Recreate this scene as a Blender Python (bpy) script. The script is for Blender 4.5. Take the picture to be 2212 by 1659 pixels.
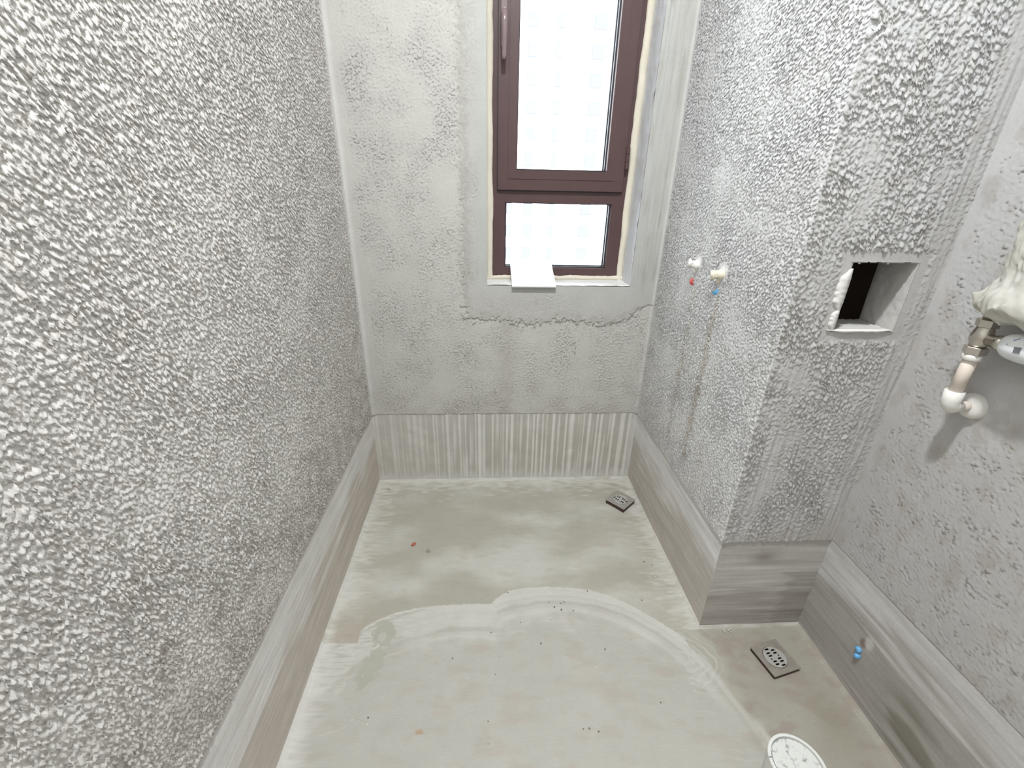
import bpy, bmesh, math, random
import numpy as np
from mathutils import Vector, Matrix

for o in list(bpy.data.objects):
    bpy.data.objects.remove(o, do_unlink=True)
SC = bpy.context.scene
COL = SC.collection

# ---------------------------------------------------------------- camera
F_PX, PITCH, YAW, ROLL, CAM_H = 957.48, 0.423906, -0.061612, 0.0222635, 1.2270
cp, sp = math.cos(PITCH), math.sin(PITCH)
fwd, up, rgt = Vector((0, cp, -sp)), Vector((0, sp, cp)), Vector((1, 0, 0))
r2 = rgt * math.cos(ROLL) + up * math.sin(ROLL)
u2 = -rgt * math.sin(ROLL) + up * math.cos(ROLL)
Z = Matrix.Rotation(YAW, 3, 'Z')
r2, u2, f2 = Z @ r2, Z @ u2, Z @ fwd
cam = bpy.data.cameras.new('camera')
cam.sensor_fit = 'HORIZONTAL'; cam.sensor_width = 36.0
cam.lens = F_PX / 2212 * 36.0
cam.clip_start = 0.02; cam.clip_end = 500
camo = bpy.data.objects.new('camera', cam); COL.objects.link(camo)
camo.matrix_world = Matrix(((r2.x, u2.x, -f2.x, 0), (r2.y, u2.y, -f2.y, 0), (r2.z, u2.z, -f2.z, CAM_H), (0, 0, 0, 1)))
SC.camera = camo

# ---------------------------------------------------------------- daylight and exposure
SKY_STRENGTH = 11.5
LAMP_POWER = 45.0
LAMP_LOC = (0.10, 0.36, 2.738)
w = bpy.data.worlds.new('overcast_sky'); SC.world = w; w.use_nodes = True
bg = w.node_tree.nodes['Background']
bg.inputs[0].default_value = (0.95, 0.98, 1.0, 1); bg.inputs[1].default_value = SKY_STRENGTH
SC.view_settings.view_transform = 'Standard'
SC.view_settings.look = 'None'
SC.view_settings.gamma = 1.0
SC.view_settings.use_curve_mapping = False
SC.view_settings.exposure = 0.0

# ---------------------------------------------------------------- room measures (metres)
XL, XR, XR2, YB, YJ, YR = -0.4815, 0.6470, 0.9618, 1.6612, 0.9015, -0.55
CURB, CEIL = 0.336, 2.78
OX0, OX1, OZ0, OZ1 = 0.0010, 0.5406, 0.8835, 2.21          # window opening
HX0, HX1, HZ0, HZ1 = 0.7555, 0.8965, 0.9465, 1.0935        # hole in the jog wall
YW = 1.7688                                                # front of the window frame


def lin(c):
    return tuple(((v / 255) / 12.92 if v / 255 <= 0.04045 else ((v / 255 + 0.055) / 1.055) ** 2.4) for v in c)


def linA(c):
    return np.array(lin(c))


def smooth(a, b, x):
    t = np.clip((x - a) / (b - a), 0, 1)
    return t * t * (3 - 2 * t)


def tag(o, label=None, cat=None, group=None, kind=None):
    if label: o['label'] = label
    if cat: o['category'] = cat
    if group: o['group'] = group
    if kind: o['kind'] = kind
    return o


def empty(name, loc=(0, 0, 0)):
    o = bpy.data.objects.new(name, None); COL.objects.link(o); o.location = loc
    o.empty_display_size = 0.05
    return o


def link_mesh(name, me, mat, parent=None):
    o = bpy.data.objects.new(name, me); COL.objects.link(o)
    if mat: me.materials.append(mat)
    if parent is not None:
        o.parent = parent
        o.matrix_parent_inverse = Matrix.Translation(-Vector(parent_world(parent)))
    return o


def parent_world(p):
    v = Vector(p.location)
    q = p
    while q.parent is not None:
        # every child keeps its vertices in world coordinates, only empties carry a location
        q = q.parent
        v = Vector((0, 0, 0)) if p.type == 'MESH' else v
    return v


def bm_obj(name, bm, mat, parent=None, smooth_shade=False, bevel=0.0):
    if bevel > 0:
        bmesh.ops.bevel(bm, geom=[e for e in bm.edges], offset=bevel, segments=2, affect='EDGES', clamp_overlap=True)
    bmesh.ops.recalc_face_normals(bm, faces=bm.faces)
    me = bpy.data.meshes.new(name); bm.to_mesh(me); bm.free()
    if smooth_shade:
        me.polygons.foreach_set('use_smooth', [True] * len(me.polygons))
    return link_mesh(name, me, mat, parent)


def box(bm, x0, x1, y0, y1, z0, z1):
    g = bmesh.ops.create_cube(bm, size=1.0)['verts']
    bmesh.ops.scale(bm, vec=(x1 - x0, y1 - y0, z1 - z0), verts=g)
    bmesh.ops.translate(bm, vec=((x0 + x1) / 2, (y0 + y1) / 2, (z0 + z1) / 2), verts=g)
    return g


def tube(bm, pts, radii, n=20, cap=True):
    """swept round tube along pts with a radius for every point"""
    pts = [Vector(p) for p in pts]; rings = []
    prev = None
    for i, p in enumerate(pts):
        t = (pts[min(i + 1, len(pts) - 1)] - pts[max(i - 1, 0)])
        if t.length < 1e-9: t = prev_t
        t.normalize(); prev_t = t
        if prev is None:
            a = Vector((1, 0, 0)) if abs(t.x) < 0.9 else Vector((0, 0, 1))
            prev = (a - t * a.dot(t)).normalized()
        else:
            prev = (prev - t * prev.dot(t)).normalized()
        b = t.cross(prev)
        r = radii[i] if hasattr(radii, '__len__') else radii
        rings.append([bm.verts.new(p + (prev * math.cos(k * 2 * math.pi / n) + b * math.sin(k * 2 * math.pi / n)) * r) for k in range(n)])
    for A, B in zip(rings, rings[1:]):
        for k in range(n):
            bm.faces.new((A[k], A[(k + 1) % n], B[(k + 1) % n], B[k]))
    if cap:
        bm.faces.new(rings[0][::-1]); bm.faces.new(rings[-1])


def lathe(bm, origin, axis, prof, n=28):
    """prof: list of (distance along the axis, radius)"""
    ax = Vector(axis).normalized(); o = Vector(origin)
    a = Vector((0, 0, 1)) if abs(ax.z) < 0.9 else Vector((1, 0, 0))
    e1 = (a - ax * a.dot(ax)).normalized(); e2 = ax.cross(e1)
    rings = []
    for d, r in prof:
        rings.append([bm.verts.new(o + ax * d + (e1 * math.cos(k * 2 * math.pi / n) + e2 * math.sin(k * 2 * math.pi / n)) * max(r, 1e-5)) for k in range(n)])
    for A, B in zip(rings, rings[1:]):
        for k in range(n):
            bm.faces.new((A[k], A[(k + 1) % n], B[(k + 1) % n], B[k]))
    bm.faces.new(rings[0][::-1]); bm.faces.new(rings[-1])


# ---------------------------------------------------------------- materials
def new_mat(name):
    m = bpy.data.materials.new(name); m.use_nodes = True
    nt = m.node_tree
    return m, nt, nt.nodes['Principled BSDF']


def plain(name, rgb, rough=0.5, metal=0.0, vary=0.06, scale=60.0, bump=0.0, bscale=300.0, spec=0.5):
    """procedural: colour varied by noise, optional fine relief"""
    m, nt, b = new_mat(name)
    N, L = nt.nodes, nt.links
    tc = N.new('ShaderNodeTexCoord')
    nz = N.new('ShaderNodeTexNoise'); nz.inputs['Scale'].default_value = scale; nz.inputs['Detail'].default_value = 4
    L.new(tc.outputs['Object'], nz.inputs['Vector'])
    mx = N.new('ShaderNodeMix'); mx.data_type = 'RGBA'
    c = lin(rgb)
    mx.inputs['A'].default_value = (*[v * (1 - vary) for v in c], 1)
    mx.inputs['B'].default_value = (*[min(1, v * (1 + vary)) for v in c], 1)
    L.new(nz.outputs['Fac'], mx.inputs['Factor'])
    L.new(mx.outputs['Result'], b.inputs['Base Color'])
    b.inputs['Roughness'].default_value = rough; b.inputs['Metallic'].default_value = metal
    b.inputs['Specular IOR Level'].default_value = spec
    if bump > 0:
        n2 = N.new('ShaderNodeTexNoise'); n2.inputs['Scale'].default_value = bscale; n2.inputs['Detail'].default_value = 3
        L.new(tc.outputs['Object'], n2.inputs['Vector'])
        bp = N.new('ShaderNodeBump'); bp.inputs['Strength'].default_value = bump; bp.inputs['Distance'].default_value = 0.001
        L.new(n2.outputs['Fac'], bp.inputs['Height']); L.new(bp.outputs['Normal'], b.inputs['Normal'])
    return m


def cement(name, rough=0.9, vary=0.10, scale=14.0, fine=0.10, fscale=220.0, bump=0.35, bscale=420.0, stretch=(1, 1, 1), spec=0.25):
    """cement whose stain colours come from the attribute 'Col'; broad and fine mottling and grain from noise nodes"""
    m, nt, b = new_mat(name)
    N, L = nt.nodes, nt.links
    at = N.new('ShaderNodeAttribute'); at.attribute_name = 'Col'
    tc = N.new('ShaderNodeTexCoord')
    mp = N.new('ShaderNodeMapping'); mp.inputs['Scale'].default_value = stretch
    L.new(tc.outputs['Object'], mp.inputs['Vector'])

    def noise(s, d, src):
        n = N.new('ShaderNodeTexNoise'); n.inputs['Scale'].default_value = s; n.inputs['Detail'].default_value = d
        n.inputs['Roughness'].default_value = 0.6
        L.new(src, n.inputs['Vector']); return n.outputs['Fac']

    def rng(v, lo, hi):
        r = N.new('ShaderNodeMapRange'); r.inputs['From Min'].default_value = 0.25; r.inputs['From Max'].default_value = 0.75
        r.inputs['To Min'].default_value = lo; r.inputs['To Max'].default_value = hi
        L.new(v, r.inputs['Value']); return r.outputs['Result']
    a = rng(noise(scale, 5, tc.outputs['Object']), 1 - vary, 1 + vary)
    c = rng(noise(fscale, 3, mp.outputs['Vector']), 1 - fine, 1 + fine)
    mul = N.new('ShaderNodeMath'); mul.operation = 'MULTIPLY'; L.new(a, mul.inputs[0]); L.new(c, mul.inputs[1])
    vm = N.new('ShaderNodeVectorMath'); vm.operation = 'SCALE'
    L.new(at.outputs['Color'], vm.inputs[0]); L.new(mul.outputs[0], vm.inputs['Scale'])
    L.new(vm.outputs['Vector'], b.inputs['Base Color'])
    b.inputs['Roughness'].default_value = rough; b.inputs['Specular IOR Level'].default_value = spec
    bp = N.new('ShaderNodeBump'); bp.inputs['Strength'].default_value = bump; bp.inputs['Distance'].default_value = 0.0012
    L.new(noise(bscale, 3, mp.outputs['Vector']), bp.inputs['Height']); L.new(bp.outputs['Normal'], b.inputs['Normal'])
    return m


M = {}
M['stucco'] = cement('roughcast_cement', fine=0.05, vary=0.05, bump=0.35, bscale=500)
M['curb'] = cement('brushed_cement', rough=0.75, fine=0.05, vary=0.06, bump=0.15, bscale=250)
M['floor'] = cement('trowelled_cement', rough=0.72, fine=0.05, vary=0.04, fscale=60, stretch=(1, 5, 1), bump=0.12, bscale=160)
M['reveal'] = cement('painted_reveal', rough=0.7, fine=0.03, vary=0.03, bump=0.15, bscale=200)
M['ceiling'] = plain('ceiling_cement', (196, 194, 190), 0.9, bump=0.3)
M['shaft'] = plain('dark_shaft', (150, 128, 120), 0.95, vary=0.2, scale=12, bump=0.4, bscale=90)
M['hole_side'] = plain('raw_plaster', (196, 194, 190), 0.95, vary=0.12, scale=25, bump=0.8, bscale=140)
M['white_plaster'] = plain('white_plaster', (226, 224, 220), 0.9, vary=0.05, scale=60, bump=0.6, bscale=220)
M['frame'] = plain('brown_aluminium', (86, 64, 64), 0.42, vary=0.10, scale=22, bump=0.06, bscale=600)
M['frame_dark'] = plain('dark_gasket', (52, 50, 56), 0.6)
M['spacer'] = plain('grey_spacer', (150, 152, 160), 0.3, metal=0.7)
M['handle'] = plain('brown_handle', (136, 118, 120), 0.22, vary=0.04, spec=0.6)
M['foam'] = plain('cream_foam', (224, 217, 200), 0.9, vary=0.07, scale=40, bump=0.7, bscale=160)
M['tile'] = plain('white_tile', (250, 250, 250), 0.35, vary=0.01)
M['steel'] = plain('brushed_steel', (178, 175, 166), 0.45, metal=0.45, vary=0.12, scale=45, bump=0.1, bscale=500)
M['steel_stained'] = plain('stained_steel', (160, 153, 144), 0.5, metal=0.35, vary=0.30, scale=55, bump=0.2, bscale=300)
M['chrome'] = plain('polished_steel', (214, 212, 207), 0.3, metal=0.55, vary=0.04)
M['rust'] = plain('rusty_collar', (74, 58, 52), 0.85, vary=0.3, scale=40, bump=0.5, bscale=200)
M['black'] = plain('drain_void', (16, 15, 14), 0.8)
M['ppr_white'] = plain('white_plastic_pipe', (232, 230, 225), 0.35, vary=0.02)
M['ppr_cream'] = plain('cream_plastic_pipe', (224, 212, 200), 0.4, vary=0.03)
M['plug_cream'] = plain('cream_plug', (226, 218, 198), 0.4, vary=0.06)
M['plug_white'] = plain('white_plug', (240, 239, 232), 0.35, vary=0.02)
M['nickel'] = plain('nickel', (206, 200, 190), 0.28, metal=0.85, vary=0.06)
M['thermo'] = plain('thermostat_white', (236, 239, 242), 0.3, vary=0.01)
M['ink_blue'] = plain('ink_blue', (66, 104, 160), 0.5)
M['ink_black'] = plain('ink_black', (60, 62, 66), 0.5)
M['red'] = plain('red_plastic', (214, 92, 90), 0.4, vary=0.08)
M['blue'] = plain('blue_plastic', (112, 178, 226), 0.35, vary=0.08)
M['brick_red'] = plain('brick_red', (176, 104, 84), 0.8, vary=0.2, scale=200)
M['grit'] = plain('dark_grit', (120, 114, 106), 0.9, vary=0.2, scale=300)
M['chip_grey'] = plain('grey_chip', (160, 155, 146), 0.9, vary=0.1, scale=200)
M['crumb'] = plain('white_crumb', (232, 230, 220), 0.9, vary=0.04)
M['cap'] = plain('white_pvc_cap', (222, 223, 218), 0.4, vary=0.05, scale=30)
M['facade'] = plain('pale_facade', (232, 232, 234), 0.9, vary=0.02, scale=0.3)
M['facade_win'] = plain('facade_window', (91, 91, 99), 0.8, spec=0.0, vary=0.05, scale=1)
M['facade_pane'] = plain('facade_pane', (88, 89, 99), 0.8, spec=0.0, vary=0.05, scale=1)


def cap_lid_material():
    m, nt, b = new_mat('smudged_lid')
    N, L = nt.nodes, nt.links
    tc = N.new('ShaderNodeTexCoord')
    n = N.new('ShaderNodeTexNoise'); n.inputs['Scale'].default_value = 75; n.inputs['Detail'].default_value = 5; n.inputs['Roughness'].default_value = 0.65
    L.new(tc.outputs['Object'], n.inputs['Vector'])
    cr = N.new('ShaderNodeValToRGB')
    cr.color_ramp.elements[0].position = 0.33; cr.color_ramp.elements[0].color = (*lin((138, 138, 136)), 1)
    cr.color_ramp.elements[1].position = 0.47; cr.color_ramp.elements[1].color = (*lin((216, 217, 212)), 1)
    L.new(n.outputs['Fac'], cr.inputs['Fac']); L.new(cr.outputs['Color'], b.inputs['Base Color'])
    b.inputs['Roughness'].default_value = 0.45
    return m


def glass_material():
    m = bpy.data.materials.new('window_glass'); m.use_nodes = True
    nt = m.node_tree; nt.nodes.clear()
    out = nt.nodes.new('ShaderNodeOutputMaterial')
    tr = nt.nodes.new('ShaderNodeBsdfTransparent'); tr.inputs[0].default_value = (0.96, 0.98, 0.98, 1)
    gl = nt.nodes.new('ShaderNodeBsdfGlossy'); gl.inputs['Roughness'].default_value = 0.02
    fr = nt.nodes.new('ShaderNodeFresnel'); fr.inputs['IOR'].default_value = 1.45
    mx = nt.nodes.new('ShaderNodeMixShader')
    nt.links.new(fr.outputs[0], mx.inputs[0]); nt.links.new(tr.outputs[0], mx.inputs[1]); nt.links.new(gl.outputs[0], mx.inputs[2])
    nt.links.new(mx.outputs[0], out.inputs['Surface'])
    return m


def wrap_material():
    m, nt, b = new_mat('bubble_wrap')
    N, L = nt.nodes, nt.links
    tc = N.new('ShaderNodeTexCoord')
    n = N.new('ShaderNodeTexNoise'); n.inputs['Scale'].default_value = 18; n.inputs['Detail'].default_value = 4
    L.new(tc.outputs['Object'], n.inputs['Vector'])
    cr = N.new('ShaderNodeValToRGB')
    cr.color_ramp.elements[0].position = 0.35; cr.color_ramp.elements[0].color = (*lin((205, 202, 190)), 1)
    cr.color_ramp.elements[1].position = 0.65; cr.color_ramp.elements[1].color = (*lin((230, 229, 222)), 1)
    L.new(n.outputs['Fac'], cr.inputs['Fac']); L.new(cr.outputs['Color'], b.inputs['Base Color'])
    b.inputs['Roughness'].default_value = 0.22; b.inputs['Specular IOR Level'].default_value = 0.6
    tl = N.new('ShaderNodeBsdfTranslucent'); L.new(cr.outputs['Color'], tl.inputs['Color'])
    mx = N.new('ShaderNodeMixShader'); mx.inputs[0].default_value = 0.25
    L.new(b.outputs[0], mx.inputs[1]); L.new(tl.outputs[0], mx.inputs[2])
    L.new(mx.outputs[0], nt.nodes['Material Output'].inputs['Surface'])
    return m


M['lid'] = cap_lid_material(); M['glass'] = glass_material(); M['wrap'] = wrap_material()


# ---------------------------------------------------------------- noise fields and relief grids
def band(shape, res, l0, l1, seed, ax=1.0, ay=1.0):
    """band-limited noise of unit deviation; wavelengths l0..l1 (m); ax, ay stretch along the columns / rows"""
    rs = np.random.RandomState(seed)
    ny, nx = shape
    wn = rs.standard_normal((ny, nx)).astype(np.float32)
    fy = np.fft.fftfreq(ny, res)[:, None] * ay
    fx = np.fft.rfftfreq(nx, res)[None, :] * ax
    fr = np.sqrt(fx * fx + fy * fy) + 1e-6
    lg = np.log(fr)
    lo, hi = math.log(1 / l1), math.log(1 / l0)
    mid, sg = (lo + hi) / 2, max((hi - lo) / 2, 0.15)
    flt = np.exp(-0.5 * ((lg - mid) / sg) ** 2) / fr ** 0.5
    n = np.fft.irfft2(np.fft.rfft2(wn) * flt, s=(ny, nx))
    n -= n.mean(); n /= n.std() + 1e-9
    return n


def axis(a, b, fa, fb, res, coarse=12):
    """lattice coordinates from a to b: every sample inside fa..fb, sparse outside; returns values, kept indexes"""
    n = int(round((b - a) / res)) + 1
    v = np.linspace(a, b, n)
    keep = [i for i in range(n) if (fa - 1e-6 <= v[i] <= fb + 1e-6) or i % coarse == 0 or i == n - 1]
    return v, np.array(keep)


def relief(name, uv, res, fine, place, fields, mat, parent=None, flip=False, hole=None, coarse=12):
    """fields(U, V, shape) -> height, droop, colour[...,3]; place(U, V, h, droop) -> xyz"""
    (u0, u1), (v0, v1) = uv
    us, ku = axis(u0, u1, fine[0][0], fine[0][1], res, coarse)
    vs, kv = axis(v0, v1, fine[1][0], fine[1][1], res, coarse)
    U, V = np.meshgrid(us, vs)
    h, droop, colr = fields(U, V, U.shape)
    fade = smooth(fine[0][0] - 0.03, fine[0][0], U) * (1 - smooth(fine[0][1], fine[0][1] + 0.03, U)) * \
        smooth(fine[1][0] - 0.03, fine[1][0], V) * (1 - smooth(fine[1][1], fine[1][1] + 0.03, V))
    base = np.median(h)
    h = base * (1 - fade) * (np.abs(h) > 1e-7) + h * fade
    ix = np.ix_(kv, ku)
    U, V, h, droop = U[ix], V[ix], h[ix], (droop * fade)[ix]
    colr = colr[ix]
    P = place(U, V, h, droop)
    ny, nx = U.shape
    idx = np.arange(ny * nx).reshape(ny, nx)
    q = np.stack([idx[:-1, :-1], idx[:-1, 1:], idx[1:, 1:], idx[1:, :-1]], -1).reshape(-1, 4)
    if hole is not None:
        cu = (U[:-1, :-1] + U[1:, 1:]) / 2; cv = (V[:-1, :-1] + V[1:, 1:]) / 2
        q = q[~hole(cu, cv).reshape(-1)]
    if flip: q = q[:, ::-1]
    me = bpy.data.meshes.new(name)
    me.vertices.add(ny * nx); me.vertices.foreach_set('co', P.reshape(-1).astype(np.float32))
    me.loops.add(q.size); me.loops.foreach_set('vertex_index', np.ascontiguousarray(q).reshape(-1).astype(np.int32))
    me.polygons.add(len(q)); me.polygons.foreach_set('loop_start', np.arange(0, q.size, 4, dtype=np.int32))
    me.polygons.foreach_set('use_smooth', np.ones(len(q), dtype=bool))
    at = me.attributes.new('Col', 'FLOAT_COLOR', 'POINT')
    rgba = np.ones((ny * nx, 4), np.float32); rgba[:, :3] = np.clip(colr.reshape(-1, 3), 0.01, 0.95)
    at.data.foreach_set('color', rgba.reshape(-1))
    me.update(calc_edges=True); me.validate()
    return link_mesh(name, me, mat, parent)


def mixc(a, b, f):
    return a + (b - a) * f[..., None]


def flat(c, shape):
    return np.broadcast_to(linA(c), shape + (3,)).copy()


def stucco_height(shape, res, seed, lam=0.011, amp=0.0022, ay=1.0, ax=1.0, lo=-0.5, hi=1.0):
    """flattened flakes with steep rims: plateaus where the noise is high"""
    n1 = band(shape, res, lam * 0.6, lam * 1.9, seed, ax, ay)
    n2 = band(shape, res, lam * 0.35, lam * 0.7, seed + 1, ax, ay)
    n3 = band(shape, res, lam * 3, lam * 8, seed + 2)
    n = n1 * 0.85 + n2 * 0.45 + n3 * 0.12
    s = smooth(lo, hi, n) * 1.5 - 0.5 + 0.22 * n2 + 0.14 * n1
    return np.clip(s, -1, 2.2) * amp, n, n3


# ================================================================ SETTING
# ---- wall_left (u = y, v = z), room side +x
def f_left(U, V, shape):
    s, n, n3 = stucco_height(shape, 0.0021, 11, 0.0088, 0.0018)
    big = band(shape, 0.0021, 0.15, 0.5, 15)
    amp = 0.95 + 0.14 * big
    amp *= 1 - 0.85 * smooth(YB - 0.05, YB - 0.012, U)
    amp *= 0.35 + 0.65 * smooth(CURB, CURB + 0.02, V)
    h = 0.004 * smooth(CURB - 0.001, CURB + 0.006, V) + s * amp
    c = flat((220, 217, 212), shape)
    c = mixc(c, linA((226, 224, 220)), smooth(0.2, 1.6, big) * 0.5)
    tint = band(shape, 0.0021, 0.02, 0.08, 18)
    c = mixc(c, linA((214, 205, 198)), smooth(0.5, 2.2, tint + 0.5 * big) * 0.4)
    darkish = smooth(0.0, 1.0, band(shape, 0.0021, 0.06, 0.3, 21) + 1.2 - (V - CURB) / 0.14) * (V < CURB + 0.45)
    c = mixc(c, linA((192, 185, 177)), darkish * 0.5)  # darker and browner towards the foot of the wall
    c = mixc(c, linA((214, 213, 210)), smooth(YB - 0.03, YB - 0.008, U) * 0.6)
    return h, np.full(shape, 1.0), c


wl = relief('wall_left', ((YR, YB + 0.012), (CURB, CEIL)), 0.0021, ((0.18, YB + 0.012), (CURB, 1.84)),
            lambda U, V, h, d: np.stack([XL + h, U, V - 1.9 * d * np.clip(h - 0.0035, 0, 1)], -1), f_left, M['stucco'], flip=True)
tag(wl, 'warm grey roughcast cement wall covered in drooping lumps', 'wall', kind='structure')


# ---- wall_back (u = x, v = z), room side -y
def f_back(U, V, shape):
    res = 0.003
    s, n, n3 = stucco_height(shape, res, 31, 0.0085, 0.0010, lo=0.0, hi=1.4)
    big = band(shape, res, 0.12, 0.4, 35)
    wob = band(shape, res, 0.02, 0.10, 36) * 0.006
    # second coat round the window: rounded rectangle
    dx = np.maximum(np.maximum((OX0 - 0.088) - U, U - (OX1 + 0.045 + 0.3 * smooth(0.80, 0.86, V))), -9) + wob
    dz = (OZ0 - 0.135) - V + wob * 1.3 + 0.008 * np.sin(U * 23 + 1)
    ax_, az_ = np.maximum(dx + 0.07, 0), np.maximum(dz + 0.07, 0)
    sd = np.hypot(ax_, az_) - 0.07                                        # <0 inside the second coat
    cw = 0.003 + 0.014 * smooth(OZ0 - 0.10, OZ0, V)
    coat = 1 - smooth(-cw, cw, sd)
    near = 1 - smooth(0.026, 0.034, np.maximum(np.maximum(OX0 - U, U - OX1), OZ0 - V))   # smooth float band at the opening
    amp = (0.85 + 0.2 * big) * (1 - 0.45 * coat) * (1 - 0.88 * near)
    rstrip = smooth(OX1 + 0.0, OX1 + 0.01, U) * smooth(0.80, 0.95, V)
    amp *= 1 - 0.7 * rstrip
    amp *= 1 - 0.7 * (1 - smooth(XL + 0.02, XL + 0.06, U))
    lip = np.exp(-((sd - 0.001) / 0.006) ** 2) * smooth(OZ0 - 0.30, OZ0 - 0.16, V) * (1 - smooth(OZ0 - 0.10, OZ0 - 0.05, V))
    h = 0.003 * smooth(CURB - 0.001, CURB + 0.005, V) + s * amp + coat * 0.0022 + lip * 0.0022 * (1 + 0.5 * n)
    # trowel lines in the strip beside the window
    st = band(shape, res, 0.008, 0.02, 39, 1.0, 40.0)
    h += rstrip * 0.0005 * st
    fil = smooth(0, 1, 1 - (U - XL - 0.004) / 0.015) + smooth(0, 1, 1 - (XR - 0.004 - U) / 0.012)
    h += fil * 0.003
    c = flat((198, 196, 190), shape)
    c = mixc(c, linA((190, 187, 182)), smooth(-1.2, 1.8, big) * smooth(0.9, 1.5, V) * 0.7)  # blotches darken the upper wall's colour to even out the lamp's falloff
    c = mixc(c, linA((186, 186, 181)), coat * 0.75)
    c = mixc(c, linA((187, 188, 184)), near * 0.8)
    c = mixc(c, linA((172, 170, 163)), np.exp(-((sd + 0.012) / 0.014) ** 2) * 0.55)
    c = mixc(c, linA((180, 180, 176)), rstrip * (0.45 + 0.25 * np.clip(st, -1, 1)))
    stain = smooth(0.6, 1.8, band(shape, res, 0.03, 0.07, 40, 1, 5.0)) * rstrip
    c = mixc(c, linA((140, 138, 126)), stain * 0.3)
    run = np.exp(-((U - 0.075 - 0.004 * wob / 0.006) / 0.035) ** 2) * (V < OZ0 - 0.14)
    c = mixc(c, linA((178, 175, 166)), run * 0.5)
    c = mixc(c, linA((208, 208, 205)), np.clip(fil, 0, 1) * 0.7)
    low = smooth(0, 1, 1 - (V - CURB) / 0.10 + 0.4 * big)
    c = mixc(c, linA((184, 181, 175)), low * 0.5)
    return h, np.full(shape, 1.0), c


wb = relief('wall_back', ((XL - 0.012, XR + 0.012), (CURB, CEIL)), 0.003, ((XL - 0.012, XR + 0.012), (CURB, 1.98)),
            lambda U, V, h, d: np.stack([U, YB - h, V - 1.3 * d * np.clip(h - 0.0025, 0, 0.004)], -1), f_back, M['stucco'], flip=False,
            hole=lambda u, v: (u > OX0) & (u < OX1) & (v > OZ0) & (v < OZ1))
tag(wb, 'grey cement wall around the brown framed window', 'wall', kind='structure')


# ---- wall_right: beside the window, where the plugged pipes stick out (u = y, v = z), room side -x
def f_right(U, V, shape):
    res = 0.0025
    s, n, n3 = stucco_height(shape, res, 51, 0.0074, 0.0012, lo=-0.9, hi=0.5)
    big = band(shape, res, 0.15, 0.4, 55)
    amp = 0.95 + 0.15 * big
    amp *= 1 - 0.8 * smooth(YB - 0.03, YB - 0.012, U)
    amp *= 0.3 + 0.7 * smooth(CURB, CURB + 0.015, V)
    edge = smooth(YJ, YJ + 0.003, U)
    amp *= edge
    patch = np.zeros(shape)
    for py, pz in ((1.349, 1.010), (1.193, 1.015)):
        patch = np.maximum(patch, 1 - smooth(0.018, 0.034, np.hypot(U - py, V - pz - 0.008)))
    amp *= 1 - 0.8 * patch
    h = 0.004 * smooth(CURB - 0.001, CURB + 0.006, V) + s * amp
    c = flat((213, 213, 213), shape)
    c = mixc(c, linA((230, 230, 230)), 1 - smooth(0.55, 1.0, V))  # lower wall painted lighter to stand in for light missing there
    c = mixc(c, linA((222, 222, 225)), smooth(-0.4, 1.0, big + band(shape, res, 0.03, 0.1, 58) * 0.4) * 0.6)
    wob = band(shape, res, 0.03, 0.15, 59) * 0.007
    for py, ztop, wd, k in ((1.335, 0.97, 0.010, 0.5), (1.196, 0.98, 0.013, 0.65)):
        run = np.exp(-((U - py - wob) / wd) ** 2) * (1 - smooth(ztop - 0.05, ztop, V)) * smooth(0.36, 0.45, V + wob * 4)
        c = mixc(c, linA((184, 175, 163)), run * k)
    low = smooth(0, 1, 1.0 - (V - CURB) / 0.16 + 0.5 * big) * smooth(1.25, 1.5, U + 0.0)
    c = mixc(c, linA((206, 204, 199)), low * 0.6)
    c = mixc(c, linA((208, 208, 204)), smooth(YB - 0.14, YB - 0.02, U) * (1 - smooth(0.9, 1.2, V)) * 0.6)
    c = mixc(c, linA((230, 230, 230)), patch * 0.6)
    c = mixc(c, linA((206, 206, 203)), smooth(YB - 0.022, YB - 0.008, U) * 0.7)
    return h, np.full(shape, 1.0), c


wr = relief('wall_right', ((YJ, YB + 0.012), (CURB, CEIL)), 0.0025, ((YJ, YB + 0.012), (CURB, 1.92)),
            lambda U, V, h, d: np.stack([XR - h, U - 0.004 * smooth(CURB - 0.001, CURB + 0.006, V) * (1 - smooth(YJ, YJ + 0.012, U)), V - 1.7 * d * np.clip(h - 0.0035, 0, 1)], -1), f_right, M['stucco'], flip=False)
tag(wr, 'cool grey roughcast wall with two plugged pipes and brown drip stains', 'wall', kind='structure')


# ---- wall_jog: end of the pipe shaft with the square hole (u = x, v = z), room side -y
HRES = 0.0025


def jog_edges(u, v):
    n = np.sin(u * 210) * 0.0007 + np.sin(u * 87 + 1) * 0.0012
    m = np.sin(v * 290) * 0.0010 + np.sin(v * 141 + 2) * 0.0014
    return (u > HX0 + m) & (u < HX1 + m * 0.4) & (v > HZ0 + n * 0.6) & (v < HZ1 + n)


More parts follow.
